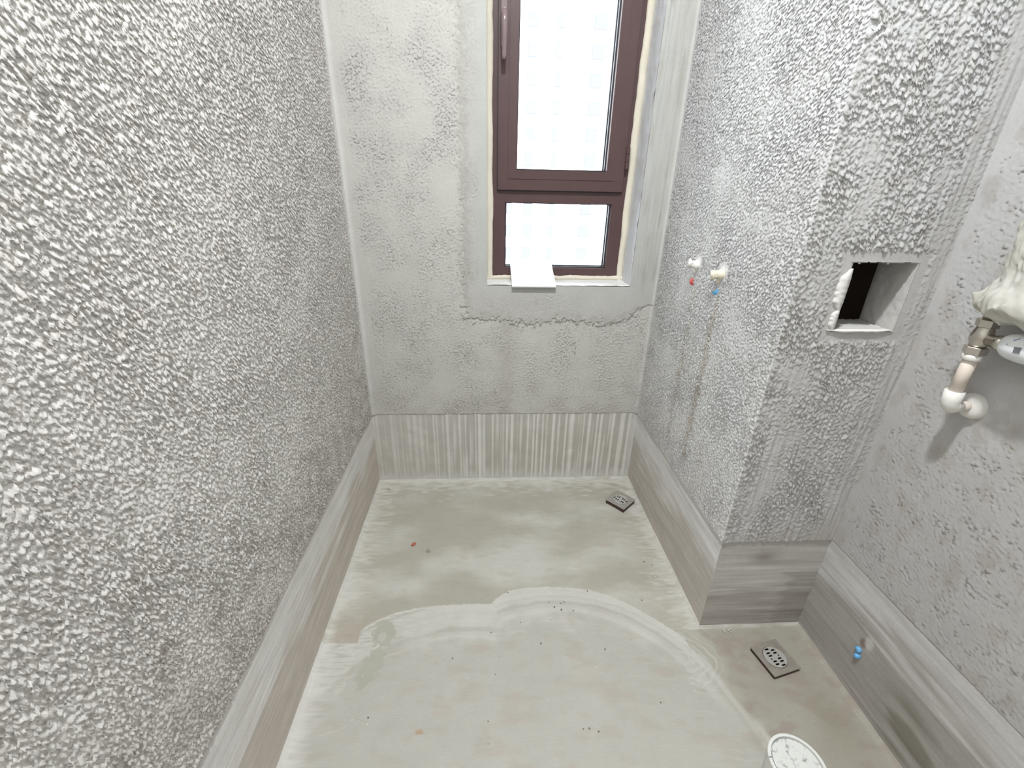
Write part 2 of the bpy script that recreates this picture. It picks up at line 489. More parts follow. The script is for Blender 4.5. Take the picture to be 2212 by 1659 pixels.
def f_jog(U, V, shape):
    s, n, n3 = stucco_height(shape, HRES, 71, 0.0105, 0.0015, 1.3, 1.0, lo=-0.2, hi=1.1)
    big = band(shape, HRES, 0.10, 0.35, 75)
    amp = 0.85 + 0.25 * big
    dh = np.maximum(np.maximum(HX0 - U, U - HX1), np.maximum(HZ0 - V, V - HZ1))
    around = 1 - smooth(0.022, 0.030, dh + 0.002 * n)
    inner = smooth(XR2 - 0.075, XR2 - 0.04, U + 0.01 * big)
    centre = np.exp(-((U - (XR + 0.055 + 0.02 * (V - 0.5))) / 0.022) ** 2) * (1 - smooth(0.75, 1.0, V))
    amp = amp * (1 - 0.92 * around) * (1 - 0.75 * inner) * (1 - 0.55 * centre)
    low = 1 - smooth(CURB + 0.02, CURB + 0.09, V + 0.2 * (XR2 - U) - 0.02)
    amp *= 1 - 0.6 * low
    edge = smooth(XR, XR + 0.003, U)
    amp *= edge
    st = band(shape, HRES, 0.010, 0.03, 79, 1.0, 14.0)
    h = 0.004 * smooth(CURB - 0.001, CURB + 0.006, V) + s * amp + st * 0.0005 * edge * (1 - around) - around * 0.0012
    c = flat((197, 196, 195), shape)
    c = mixc(c, linA((202, 203, 204)), smooth(0.9, 1.5, V) * 0.8)
    c = mixc(c, linA((190, 185, 179)), smooth(0.2, 1.5, band(shape, HRES, 0.02, 0.10, 82, 1, 2.0)) * 0.35)
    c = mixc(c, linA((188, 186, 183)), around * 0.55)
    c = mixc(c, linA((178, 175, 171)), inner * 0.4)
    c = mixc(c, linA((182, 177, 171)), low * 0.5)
    return h, np.full(shape, 1.0), c


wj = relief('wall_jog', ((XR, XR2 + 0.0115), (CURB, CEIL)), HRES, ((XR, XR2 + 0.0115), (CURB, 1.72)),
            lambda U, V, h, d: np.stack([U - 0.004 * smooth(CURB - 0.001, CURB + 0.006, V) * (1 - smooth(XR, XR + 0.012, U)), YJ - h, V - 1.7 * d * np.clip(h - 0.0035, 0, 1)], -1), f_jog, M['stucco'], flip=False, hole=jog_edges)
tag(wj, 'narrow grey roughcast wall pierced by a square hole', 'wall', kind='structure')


# ---- wall_right_front: behind the wrapped radiator (u = y, v = z), room side -x
def f_rf(U, V, shape):
    res = 0.003
    s, n, n3 = stucco_height(shape, res, 91, 0.0085, 0.0010, 1.0, 1.3, lo=0.4, hi=1.6)
    sparse = smooth(0.4, 1.6, band(shape, res, 0.03, 0.12, 95) + 0.3)
    amp = 0.45 + 0.6 * sparse
    amp *= 1 - 0.85 * smooth(YJ - 0.05, YJ - 0.01, U)
    amp *= 0.3 + 0.7 * smooth(CURB, CURB + 0.015, V)
    pat = 1 - smooth(0.03, 0.055, np.hypot(U - 0.700, V - 0.842))
    amp *= 1 - 0.7 * pat
    h = 0.003 * smooth(CURB - 0.001, CURB + 0.006, V) + s * amp
    big = band(shape, res, 0.1, 0.4, 96)
    c = flat((185, 183, 181), shape)
    c = mixc(c, linA((193, 193, 193)), smooth(0.7, 1.3, V + 0.1 * big) * 0.7)
    c = mixc(c, linA((172, 165, 159)), smooth(0.3, 1.6, band(shape, res, 0.04, 0.2, 97, 1, 1.6)) * 0.5)
    c = mixc(c, linA((206, 204, 202)), pat * smooth(-0.3, 0.7, n3) * 0.5)
    return h, np.full(shape, 1.0), c


wf = relief('wall_right_front', ((YR, YJ + 0.010), (CURB, CEIL)), 0.003, ((0.22, YJ + 0.010), (CURB, 1.60)),
            lambda U, V, h, d: np.stack([XR2 - h, U, V - 1.6 * d * np.clip(h - 0.0028, 0, 1)], -1), f_rf, M['stucco'], flip=False)
tag(wf, 'thinly roughcast grey wall carrying the wrapped radiator and valve', 'wall', kind='structure')

# ---- masonry behind the plaster: wall thickness, added to stop sky light leaking in
def core(parent, boxes):
    for b in boxes:
        bm = bmesh.new(); box(bm, *b); bm_obj('masonry', bm, M['ceiling'], parent)


core(wl, [(XL - 0.22, XL - 0.012, YR - 0.1, YB + 0.2, -0.05, CEIL + 0.1)])
core(wb, [(XL - 0.02, OX0 - 0.004, YB + 0.012, YB + 0.2, -0.05, CEIL + 0.1), (OX1 + 0.004, XR2 + 0.25, YB + 0.012, YB + 0.2, -0.05, CEIL + 0.1),
          (OX0 - 0.004, OX1 + 0.004, YB + 0.012, YB + 0.2, -0.05, OZ0 - 0.004), (OX0 - 0.004, OX1 + 0.004, YB + 0.012, YB + 0.2, OZ1 + 0.004, CEIL + 0.1)])
core(wf, [(XR2 + 0.045, XR2 + 0.25, YR - 0.1, YB + 0.02, -0.05, CEIL + 0.1)])

# ---- rear wall and ceiling, behind and above the camera
bm = bmesh.new(); box(bm, XL - 0.1, XR2 + 0.2, YR - 0.1, YR, -0.05, CEIL + 0.1)
tag(bm_obj('wall_rear', bm, M['ceiling']), 'plain grey cement wall opposite the window', 'wall', kind='structure')
bm = bmesh.new(); box(bm, XL - 0.1, XR2 + 0.2, YR - 0.1, YB + 0.1, CEIL - 0.002, CEIL + 0.1)
tag(bm_obj('ceiling', bm, M['ceiling']), 'plain grey cement ceiling', 'ceiling', kind='structure')

# ---- floor (u = x, v = y)
ARC = np.array([(-0.50, 0.893), (-0.469, 0.892), (-0.379, 0.888), (-0.3785, 0.930), (-0.335, 0.960), (-0.2934, 0.982), (-0.22, 0.998), (-0.1524, 1.005), (-0.06, 1.008),
                (0.0094, 1.004), (0.03, 1.026), (0.0711, 1.053), (0.13, 1.063), (0.1956, 1.064), (0.26, 1.060), (0.3337, 1.048), (0.39, 1.025), (0.444, 0.993), (0.485, 0.962), (0.5262, 0.925),
                (0.584, 0.871), (0.592, 0.835), (0.618, 0.815), (0.640, 0.76), (0.653, 0.715), (0.70, 0.60), (0.76, 0.48), (0.97, 0.1)])


def f_floor(U, V, shape):
    res = 0.003
    ya = np.interp(U, ARC[:, 0], ARC[:, 1])
    warp = band(shape, res, 0.06, 0.3, 111)
    tiny = band(shape, res, 0.012, 0.04, 112)
    d = ya - V + 0.0008 * tiny                                             # >0 inside the trowelled patch
    big = band(shape, res, 0.15, 0.6, 113, 1.8, 1.0)
    mid = band(shape, res, 0.04, 0.2, 114, 2.0, 1.0)
    stx = band(shape, res, 0.006, 0.016, 115, 12.0, 1.0)                   # smears along x
    stx2 = band(shape, res, 0.02, 0.07, 116, 3.0, 1.0)
    rs = np.random.RandomState(5)
    prof = np.convolve(rs.standard_normal(700), np.hanning(7) / 3, 'same')
    prof2 = np.convolve(rs.standard_normal(700), np.hanning(21) / 6, 'same')
    dR = 0.508 - np.hypot(U - 0.20, V - 0.55)                             # two sweeps of the trowel, each about its own centre
    dL = 0.567 - np.hypot(U + 0.06, V - 0.44)
    ds = np.where(U + 0.35 * (V - 1.0) < 0.02, dL + 0.31, dR) + 0.0015 * warp
    dd = np.clip(ds * 480 + 100, 0, 690)
    arcs = np.interp(dd, np.arange(700), prof + prof2) * (1 - smooth(0.07, 0.20, d))
    flatc = np.clip((V + 0.20 * (U - 0.1) ** 2 + 0.002 * warp - 0.3) * 480, 0, 690)
    arcs = arcs + np.interp(flatc, np.arange(700), np.roll(prof + 0.6 * prof2, 233)) * 0.75 * smooth(0.05, 0.16, d) * smooth(-0.6, 0.9, mid + 0.3 * stx)
    c = flat((173, 170, 157), shape)
    c = mixc(c, linA((197, 195, 187)), smooth(-1.0, 1.3, big * 0.55 + 0.12 * stx2 + np.exp(-((V - 1.19) / 0.11) ** 2 - ((U - 0.14) / 0.34) ** 2) * 1.5 - 0.55) * 0.9)
    c = mixc(c, linA((174, 163, 152)), smooth(0.5, 2.0, mid * 0.8 + 0.4 * warp) * 0.35)
    # chalky film swept out from the walls
    jag = 0.022 * stx + 0.024 * stx2
    xr = np.where(V > YJ, XR, XR2)
    fl = 1 - smooth(0.01, 0.105, U - XL + jag)
    fr = (1 - smooth(0.005, 0.085, XR - U + jag * 0.9)) * (V > YJ - 0.01)
    fr2 = (1 - smooth(0.0, 0.03, XR2 - U + jag * 0.3)) * (V <= YJ)
    fb = 1 - smooth(0.01, 0.11, YB - V + 0.03 * stx2 + 0.01 * stx)
    fj = (1 - smooth(0.0, 0.02, YJ - V + 0.01 * tiny)) * (U > XR)
    film = np.clip(np.maximum.reduce([fl, fr, fr2 * 0.6, fb * 0.9, fj * 0.5]), 0, 1)
    c = mixc(c, linA((208, 206, 199)), film * (0.75 + 0.2 * np.clip(stx, -1, 1)))
    # trowelled second pass
    soft = smooth(0.58, 0.68, U)
    ins = smooth(0.0, 1.0, d / (0.004 + 0.05 * soft))
    rim = ins * (1 - smooth(0.04, 0.17, d + 0.02 * warp)) * (1 - 0.75 * soft)
    c = mixc(c, linA((184, 182, 174)), ins * 0.85)
    c = mixc(c, linA((176, 165, 156)), ins * smooth(0.0, 2.0, mid + 0.5 * big) * 0.38)
    c = mixc(c, linA((199, 197, 190)), rim * np.clip(0.8 + 0.35 * arcs, 0, 1))
    c = mixc(c, linA((168, 165, 153)), ins * np.clip(-arcs * 0.6 - 0.1, 0, 0.75) * (1 - smooth(0.15, 0.32, d)))
    c = mixc(c, linA((201, 199, 192)), ins * np.clip(arcs * 0.6 - 0.15, 0, 0.8) * (1 - smooth(0.2, 0.42, d)))
    wet = smooth(0.2, 1.3, stx + 0.4 * stx2) * ins * (1 - smooth(-0.36, -0.12, U)) * (1 - smooth(0.0, 0.2, d - 0.02))
    c = mixc(c, linA((163, 161, 150)), wet * 0.5)
    wedge = (1 - ins) * (1 - smooth(-0.40, -0.34, U)) * smooth(0.88, 0.89, V) * (1 - smooth(0.93, 1.05, V)) * smooth(-0.472, -0.440, U)
    c = mixc(c, linA((172, 163, 150)), wedge * 0.8)
    leftin = ins * (1 - smooth(0.0, 0.07, U - XL + 0.25 * jag))
    c = mixc(c, linA((210, 208, 202)), leftin * 0.9)
    line = np.exp(-((d - 0.0025) / 0.0035) ** 2) * (U > -0.37) * (U < 0.6)
    c = mixc(c, linA((216, 213, 204)), line * 0.7)
    # damp skin spot with a tail
    w1 = np.hypot((U + 0.308) / 0.034, (V - 0.915) / 0.046) + 0.14 * tiny
    w2 = np.hypot((U + 0.328 - (V - 0.80) * 0.25) / 0.030, (V - 0.815) / 0.058) + 0.10 * tiny
    spot = 1 - smooth(0.93, 1.03, np.minimum(w1, w2))
    c = mixc(c, linA((174, 173, 161)), spot * 0.95)
    dot = 1 - smooth(0.8, 1.2, np.hypot((U + 0.312) / 0.013, (V - 0.905) / 0.015))
    c = mixc(c, linA((188, 187, 177)), dot)
    # skidded swirl at the right end of the trowel arc
    rr = np.hypot(U - 0.560, (V - 0.800) * 1.1)
    sw = smooth(0.2, 1.0, np.sin(rr * 330 + 2 * warp)) * (1 - smooth(0.03, 0.07, np.abs(rr - 0.05))) * (U > 0.55)
    c = mixc(c, linA((204, 202, 196)), sw * 0.55)
    # shaft corner: darker, browner screed
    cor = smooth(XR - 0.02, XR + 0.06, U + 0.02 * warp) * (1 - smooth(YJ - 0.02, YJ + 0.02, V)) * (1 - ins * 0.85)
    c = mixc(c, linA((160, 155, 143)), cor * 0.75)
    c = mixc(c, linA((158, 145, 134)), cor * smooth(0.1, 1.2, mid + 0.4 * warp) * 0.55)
    gr = np.exp(-(((U - 0.87) / 0.04) ** 2 + ((V - 0.63) / 0.07) ** 2))
    c = mixc(c, linA((148, 144, 128)), gr * 0.6)
    # rust spot
    rust = 1 - smooth(0.5, 1.2, np.hypot((U + 0.169) / 0.008, (V - 0.647) / 0.006) + 0.45 * tiny)
    c = mixc(c, linA((172, 140, 108)), rust * 0.65)
    h = 0.0007 * big + 0.0004 * mid + ins * (0.0012 * np.exp(-np.maximum(d, 0) / 0.05) + 0.00025 * arcs * (1 - smooth(0.2, 0.45, d))) - spot * 0.0008 
    fil = np.minimum(np.minimum(U - XL, np.where(V > YJ, XR - U, 9)), np.minimum(YB - V, np.where(V < YJ, XR2 - U, 9)))
    h += 0.010 * np.clip(1 - fil / 0.016, 0, 1) ** 2
    return h, np.zeros(shape), c


fo = relief('floor', ((XL - 0.01, XR2 + 0.01), (YR, YB + 0.01)), 0.003, ((XL - 0.01, XR2 + 0.01), (0.34, YB + 0.01)),
            lambda U, V, h, d: np.stack([U, V, h], -1), f_floor, M['floor'], flip=False,
            hole=lambda u, v: (u > XR + 0.02) & (v > YJ + 0.02))
tag(fo, 'pale screeded cement floor with white trowel sweeps', 'floor', kind='structure')


# ---- smooth waterproofed upstands round the foot of the walls
def curb_fields(seed, two_tone, light, dark, streak_axis, contrast, extra=None):
    def fn(U, V, shape):
        res = 0.004
        if streak_axis == 'v':
            st = band(shape, res, 0.010, 0.030, seed, 1.0, 70.0)
            st2 = band(shape, res, 0.03, 0.10, seed + 1, 1.0, 15.0)
        else:
            st = band(shape, res, 0.008, 0.022, seed, 22.0, 1.0)
            st2 = band(shape, res, 0.03, 0.10, seed + 1, 7.0, 1.0)
        big = band(shape, res, 0.05, 0.2, seed + 2, *((1.0, 1.0) if streak_axis == 'v' else (6.0, 1.0)))
        c = flat(dark, shape)
        if two_tone:
            f = smooth(two_tone - 0.045, two_tone + 0.045, V + 0.022 * big + 0.010 * st + 0.010 * st2)
        else:
            f = smooth(-0.2, 0.9, st * 0.7 + st2 * 0.5)
        c = mixc(c, linA(light), f)
        c = c * (1 + contrast * (0.6 * st + 0.4 * st2))[..., None]
        if extra is not None:
            c = extra(U, V, c, st, st2, big)
        h = 0.00018 * st + 0.0005 * big
        return h, np.zeros(shape), c
    return fn


def ex_back(U, V, c, st, st2, big):
    c = mixc(c, linA((178, 174, 161)), np.exp(-((V - 0.18) / 0.07) ** 2) * smooth(-0.1, 0.2, U) * smooth(-0.4, 0.8, -st) * 0.6)
    pale = 1 - smooth(-0.35, 0.0, U)
    c = mixc(c, linA((196, 192, 185)), pale * 0.55)
    c = mixc(c, linA((210, 209, 205)), (1 - smooth(0.015, 0.05, V + 0.01 * st2)) * 0.6)
    c = mixc(c, linA((210, 209, 205)), smooth(XR - 0.035, XR - 0.01, U) * 0.6)
    return c


def ex_rf(U, V, c, st, st2, big):
    g = smooth(0.3, 0.9, 1.3 - np.hypot((U - 0.55) / 0.10, (V - 0.10) / 0.10) + 0.25 * big)
    c = mixc(c, linA((122, 118, 104)), g * 0.75)
    hole = 1 - smooth(0.6, 1.3, np.hypot((U - 0.713) / 0.010, (V - 0.172) / 0.014))
    c = mixc(c, linA((120, 104, 92)), hole * 0.8)
    lump = 1 - smooth(0.6, 1.3, np.hypot((U - 0.700) / 0.012, (V - 0.188) / 0.020))
    return mixc(c, linA((205, 203, 199)), lump * 0.8)


def ex_jog(U, V, c, st, st2, big):
    b = smooth(0.245, 0.26, V + 0.006 * st2)
    c = mixc(c, linA((186, 183, 178)), b * 0.7)
    c = mixc(c, linA((146, 139, 132)), np.exp(-(((U - 0.78) / 0.035) ** 2 + ((V - 0.28) / 0.02) ** 2)) * 0.8)
    return mixc(c, linA((148, 143, 136)), smooth(XR2 - 0.10, XR2 - 0.08, U + 0.01 * st2) * (V < 0.22) * 0.5)


b1 = relief('baseboard_left', ((YR, YB + 0.008), (-0.01, CURB + 0.004)), 0.004, ((0.3, YB + 0.008), (-0.01, CURB + 0.004)),
            lambda U, V, h, d: np.stack([XL + h + 0.0008, U, V], -1), curb_fields(131, 0.20, (218, 216, 212), (200, 191, 182), 'u', 0.035), M['curb'], flip=True)
tag(b1, 'smooth brushed cement upstand below the warm grey roughcast', 'baseboard', kind='structure')
b2 = relief('baseboard_back', ((XL - 0.008, XR + 0.008), (-0.01, CURB + 0.003)), 0.004, ((XL - 0.008, XR + 0.008), (-0.01, CURB + 0.003)),
            lambda U, V, h, d: np.stack([U, YB - h - 0.0008, V], -1), curb_fields(141, None, (216, 214, 209), (186, 183, 175), 'v', 0.03, ex_back), M['curb'])
tag(b2, 'cement upstand with white vertical brush streaks below the window wall', 'baseboard', kind='structure')
b3 = relief('baseboard_right', ((YJ, YB + 0.008), (-0.01, CURB + 0.004)), 0.004, ((YJ, YB + 0.008), (-0.01, CURB + 0.004)),
            lambda U, V, h, d: np.stack([XR - h * smooth(YJ, YJ + 0.01, U), U, V], -1), curb_fields(151, 0.21, (218, 217, 215), (196, 189, 182), 'u', 0.04), M['curb'])
tag(b3, 'two-tone brushed cement upstand under the plugged pipes', 'baseboard', kind='structure')
b4 = relief('baseboard_jog', ((XR, XR2 + 0.008), (-0.01, CURB + 0.004)), 0.004, ((XR, XR2 + 0.008), (-0.01, CURB + 0.004)),
            lambda U, V, h, d: np.stack([U, YJ - h * smooth(XR, XR + 0.01, U), V], -1), curb_fields(161, 0.14, (194, 191, 187), (176, 171, 165), 'u', 0.06, ex_jog), M['curb'])
tag(b4, 'dark brushed cement upstand below the square hole', 'baseboard', kind='structure')
b5 = relief('baseboard_right_front', ((YR, YJ + 0.008), (-0.01, CURB + 0.004)), 0.004, ((0.25, YJ + 0.008), (-0.01, CURB + 0.004)),
            lambda U, V, h, d: np.stack([XR2 - 0.0008 - h, U, V], -1), curb_fields(171, 0.235, (200, 198, 195), (168, 164, 159), 'u', 0.022, ex_rf), M['curb'])
tag(b5, 'two-tone cement upstand holding the blue plug with green damp stain', 'baseboard', kind='structure')


# ---- hole in the jog wall: broken plaster tunnel and the dark pipe shaft behind
hb = empty('trim_1', (HX0, YJ, HZ0)); tag(hb, 'square hole broken through to a dark pipe shaft', 'hole', kind='structure')


def ragged_plane(name, P, n, m, mat, parent, seed, amp):
    """P(s, t) -> point; bumpy sheet"""
    rs = np.random.RandomState(seed)
    bm = bmesh.new(); g = []
    for i in range(n + 1):
        row = []
        for j in range(m + 1):
            p, nn = P(i / n, j / m)
            k = 0 if (i in (0, n) or j == 0 or j == m) else 1
            row.append(bm.verts.new(Vector(p) + Vector(nn) * (rs.rand() * amp * k)))
        g.append(row)
    for i in range(n):
        for j in range(m):
            bm.faces.new((g[i][j], g[i + 1][j], g[i + 1][j + 1], g[i][j + 1]))
    return bm_obj(name, bm, mat, parent, True)


HD = 0.095
e = 0.004
ragged_plane('hole_bottom', lambda s, t: ((HX0 - e + s * (HX1 - HX0 + 2 * e), YJ - 0.0045 + t * (HD + 0.0035), HZ0 - 0.001), (0, 0, 1)), 24, 14, M['hole_side'], hb, 1, 0.004)
ragged_plane('hole_side', lambda s, t: ((HX1 + 0.001, YJ - 0.0045 + t * (HD + 0.0035), HZ0 - e + s * (HZ1 - HZ0 + 2 * e)), (-1, 0, 0)), 24, 14, M['hole_side'], hb, 2, 0.003)
ragged_plane('hole_side', lambda s, t: ((HX0 - 0.001, YJ - 0.0045 + t * (HD + 0.0035), HZ0 - e + s * (HZ1 - HZ0 + 2 * e)), (1, 0, 0)), 24, 14, M['hole_side'], hb, 3, 0.003)
ragged_plane('hole_top', lambda s, t: ((HX0 - e + s * (HX1 - HX0 + 2 * e), YJ - 0.0045 + t * (HD + 0.0035), HZ1 + 0.002), (0, 0, -1)), 24, 14, M['hole_side'], hb, 4, 0.003)
bm = bmesh.new()
x0, x1, y0, y1, z0, z1 = XR + 0.02, XR2 + 0.02, YJ + HD - 0.002, YJ + 0.50, 0.4, 1.7
vs = [bm.verts.new(p) for p in ((x0, y0, z0), (x1, y0, z0), (x1, y1, z0), (x0, y1, z0), (x0, y0, z1), (x1, y0, z1), (x1, y1, z1), (x0, y1, z1))]
for fc in ((0, 1, 2, 3), (4, 7, 6, 5), (1, 5, 6, 2), (2, 6, 7, 3), (3, 7, 4, 0)):
    bm.faces.new([vs[i] for i in fc])
# front of the shaft with the opening left free
ring = [bm.verts.new(p) for p in ((HX0 - 0.001, y0, HZ0 - 0.001), (HX1 + 0.001, y0, HZ0 - 0.001), (HX1 + 0.001, y0, HZ1 + 0.002), (HX0 - 0.001, y0, HZ1 + 0.002))]
for a, b_, c_, d_ in ((0, 1, 1, 0), (1, 5, 2, 1), (5, 4, 3, 2), (4, 0, 0, 3)):
    bm.faces.new((vs[a], vs[b_], ring[c_], ring[d_]))
bm_obj('shaft', bm, M['shaft'], hb)
# white plaster squeezed out along the left and lower lips
def lip(name, pts, wid, proud, seed):
    rs = np.random.RandomState(seed); bm = bmesh.new(); n = len(pts)
    rings = []
    for i, (p, t) in enumerate(pts):
        k = min(1, 4 * min(i, n - 1 - i) / n + 0.15)
        a = wid * k * (0.85 + 0.3 * rs.rand()); b_ = proud * (0.5 + 0.5 * k) * (0.9 + 0.2 * rs.rand())
        p, t = Vector(p), Vector(t)
        y = Vector((0, -1, 0))
        prof = [(-0.02, -0.5), (0.0, 0.9), (0.45, 1.0), (0.85, 0.8), (1.0, -0.5)]
        rings.append([bm.verts.new(p + t * (u * a) + y * (v * b_)) for u, v in prof])
    for A, B in zip(rings, rings[1:]):
        for j in range(4):
            bm.faces.new((A[j], A[j + 1], B[j + 1], B[j]))
    return bm_obj(name, bm, M['white_plaster'], hb, True)


n = 22
lip('plaster_lip', [((HX0 + 0.003, YJ - 0.003, HZ0 + 0.045 + i / n * 0.090), (-1, 0, 0)) for i in range(n + 1)], 0.022, 0.0052, 7)
lip('plaster_lip', [((HX0 + 0.003, YJ - 0.003, HZ0 + 0.0 + i / n * 0.050), (-1, 0, 0)) for i in range(n + 1)], 0.014, 0.0045, 9)
lip('plaster_lip', [((HX0 - 0.012 + i / n * 0.150, YJ - 0.003, HZ0 + 0.003), (0, 0, -1)) for i in range(n + 1)], 0.006, 0.0055, 8)

# ================================================================ WINDOW
win = empty('window_1', ((OX0 + OX1) / 2, YW, OZ0)); tag(win, 'tall brown aluminium window with handle sash above a fixed pane', 'window', kind='structure')
RV = 0.105


def reveal_fields(c0, seed):
    def fn(U, V, shape):
        big = band(shape, 0.005, 0.05, 0.3, seed)
        return 0.0006 * big, np.zeros(shape), mixc(flat(c0, shape), linA((196, 190, 182)), smooth(0.6, 2.0, big) * 0.4)
    return fn


FULL = ((-9, 9), (-9, 9))
relief('reveal', ((YB - 0.0058, YW + 0.04), (OZ0 - 0.002, OZ1)), 0.005, FULL, lambda U, V, h, d: np.stack([OX1 - h, U, V], -1), reveal_fields((212, 214, 218), 201), M['reveal'], win)
relief('reveal', ((YB - 0.0058, YW + 0.04), (OZ0 - 0.002, OZ1)), 0.005, FULL, lambda U, V, h, d: np.stack([OX0 + h, U, V], -1), reveal_fields((206, 206, 204), 202), M['reveal'], win, flip=True)
relief('sill', ((OX0 - 0.002, OX1 + 0.002), (YB - 0.0058, YW + 0.04)), 0.005, FULL, lambda U, V, h, d: np.stack([U, V, OZ0 + h], -1), reveal_fields((226, 225, 222), 203), M['reveal'], win)
relief('reveal', ((OX0 - 0.002, OX1 + 0.002), (YB - 0.0058, YW + 0.04)), 0.005, FULL, lambda U, V, h, d: np.stack([U, V, OZ1 - h], -1), reveal_fields((206, 206, 204), 204), M['reveal'], win, flip=True)

FX0, FX1, FZ0, FZ1 = 0.0120, 0.5290, 0.889, 2.200           # outer frame
GX0, GX1, GZ0, GZ1 = 0.0700, 0.4670, 0.929, 1.1645          # lower pane, seen opening
SX0, SX1, SZ0, SZ1 = 0.0405, 0.4985, 1.2065, 2.160          # sash outline
PX0, PX1, PZ0, PZ1 = 0.1065, 0.4330, 1.2735, 2.095          # upper pane, seen opening
YS = YW - 0.014                                             # front of the sash
YG = YW + 0.030                                             # glass


def ring_frame(name, o, i, y0, y1, mat, parent, bev=0.0012):
    """rectangular ring: o, i = (x0, x1, z0, z1); mitred at the corners"""
    bm = bmesh.new()
    oc = [(o[0], o[2]), (o[1], o[2]), (o[1], o[3]), (o[0], o[3])]
    ic = [(i[0], i[2]), (i[1], i[2]), (i[1], i[3]), (i[0], i[3])]
    V4 = [[bm.verts.new((x, y, z)) for x, z in cs] for cs, y in ((oc, y0), (ic, y0), (oc, y1), (ic, y1))]
    for k in range(4):
        j = (k + 1) % 4
        bm.faces.new((V4[0][k], V4[0][j], V4[1][j], V4[1][k]))
        bm.faces.new((V4[2][k], V4[3][k], V4[3][j], V4[2][j]))
        bm.faces.new((V4[0][k], V4[2][k], V4[2][j], V4[0][j]))
        bm.faces.new((V4[1][k], V4[1][j], V4[3][j], V4[3][k]))
    return bm_obj(name, bm, mat, parent, False, bev)


frame = ring_frame('frame', (FX0, FX1, FZ0, FZ1), (GX0 - 0.001, GX1 + 0.001, GZ0, FZ1 - 0.04), YW, YW + 0.062, M['frame'], win)
bm = bmesh.new(); box(bm, GX0 - 0.004, GX1 + 0.004, YW + 0.0002, YW + 0.060, GZ1, 1.232)
bm_obj('transom', bm, M['frame'], frame)
ring_frame('glazing_bead', (GX0 - 0.002, GX1 + 0.002, GZ0 - 0.002, GZ1 + 0.002), (GX0 + 0.004, GX1 - 0.004, GZ0 + 0.004, GZ1 - 0.003), YW + 0.012, YW + 0.020, M['frame_dark'], frame, 0.0005)
ring_frame('glazing_bead', (GX0 - 0.002, GX1 + 0.002, GZ0 - 0.002, GZ1 + 0.002), (GX0 + 0.003, GX1 - 0.003, GZ0 + 0.003, GZ1 - 0.002), YW + 0.0205, YW + 0.0275, M['spacer'], frame, 0.0005)
ring_frame('glazing_bead', (GX0 - 0.002, GX1 + 0.002, GZ0 - 0.002, GZ1 + 0.002), (GX0 + 0.005, GX1 - 0.006, GZ0 + 0.006, GZ1 - 0.003), YG + 0.0035, YG + 0.012, M['frame_dark'], frame, 0.0005)
bm = bmesh.new(); box(bm, GX0 - 0.001, GX1 + 0.001, YG - 0.002, YG + 0.003, GZ0 - 0.001, GZ1 + 0.001)
bm_obj('pane', bm, M['glass'], frame)

sash = ring_frame('sash', (SX0, SX1, SZ0, SZ1), (PX0, PX1, PZ0, PZ1), YS, YW + 0.050, M['frame'], win, 0.0015)
# raised inner step of the sash profile
ring_frame('sash_bead', (PX0 - 0.030, PX1 + 0.030, PZ0 - 0.030, PZ1 + 0.030), (PX0 - 0.0005, PX1 + 0.0005, PZ0 - 0.0005, PZ1 + 0.0005), YS - 0.0022, YS + 0.01, M['frame'], sash, 0.0008)
ring_frame('glazing_bead', (PX0 - 0.002, PX1 + 0.002, PZ0 - 0.002, PZ1 + 0.002), (PX0 + 0.004, PX1 - 0.004, PZ0 + 0.004, PZ1 - 0.003), YW + 0.006, YW + 0.014, M['frame_dark'], sash, 0.0005)
ring_frame('glazing_bead', (PX0 - 0.002, PX1 + 0.002, PZ0 - 0.002, PZ1 + 0.002), (PX0 + 0.003, PX1 - 0.003, PZ0 + 0.003, PZ1 - 0.002), YW + 0.0145, YW + 0.0225, M['spacer'], sash, 0.0005)
ring_frame('glazing_bead', (PX0 - 0.002, PX1 + 0.002, PZ0 - 0.002, PZ1 + 0.002), (PX0 + 0.005, PX1 - 0.006, PZ0 + 0.005, PZ1 - 0.003), YW + 0.0285, YW + 0.040, M['frame_dark'], sash, 0.0005)
bm = bmesh.new(); box(bm, PX0 - 0.001, PX1 + 0.001, YW + 0.023, YW + 0.028, PZ0 - 0.001, PZ1 + 0.001)
bm_obj('pane', bm, M['glass'], sash)
# dark joint between sash and frame
ring_frame('weather_strip', (SX0 - 0.0022, SX1 + 0.0022, SZ0 - 0.0028, SZ1 + 0.0022), (SX0 + 0.002, SX1 - 0.002, SZ0 + 0.002, SZ1 - 0.002), YS + 0.007, YW + 0.002, M['frame_dark'], sash, 0.0003)

# handle: long rounded plate, lever curving out and down
bm = bmesh.new()
hx, hz0, hz1, rr_ = 0.0575, 1.628, 1.815, 0.0105
loop = []
for k in range(13):
    a = math.pi + k * math.pi / 12
    loop.append((hx + math.cos(a) * rr_, hz0 + rr_ + math.sin(a) * rr_))
for k in range(13):
    a = k * math.pi / 12
    loop.append((hx + math.cos(a) * rr_, hz1 - rr_ + math.sin(a) * rr_))
prev = None
rings = []
for yy, sc in ((YS, 1.0), (YS - 0.007, 1.0), (YS - 0.010, 0.86)):
    rings.append([bm.verts.new((hx + (x - hx) * sc, yy, (hz0 + hz1) / 2 + (z - (hz0 + hz1) / 2) * (1 - (1 - sc) * 0.1))) for x, z in loop])
for A, B in zip(rings, rings[1:]):
    for k in range(len(A)):
        bm.faces.new((A[k], A[(k + 1) % len(A)], B[(k + 1) % len(A)], B[k]))
bm.faces.new(rings[-1])
hnd = bm_obj('handle', bm, M['handle'], sash)
bm = bmesh.new()
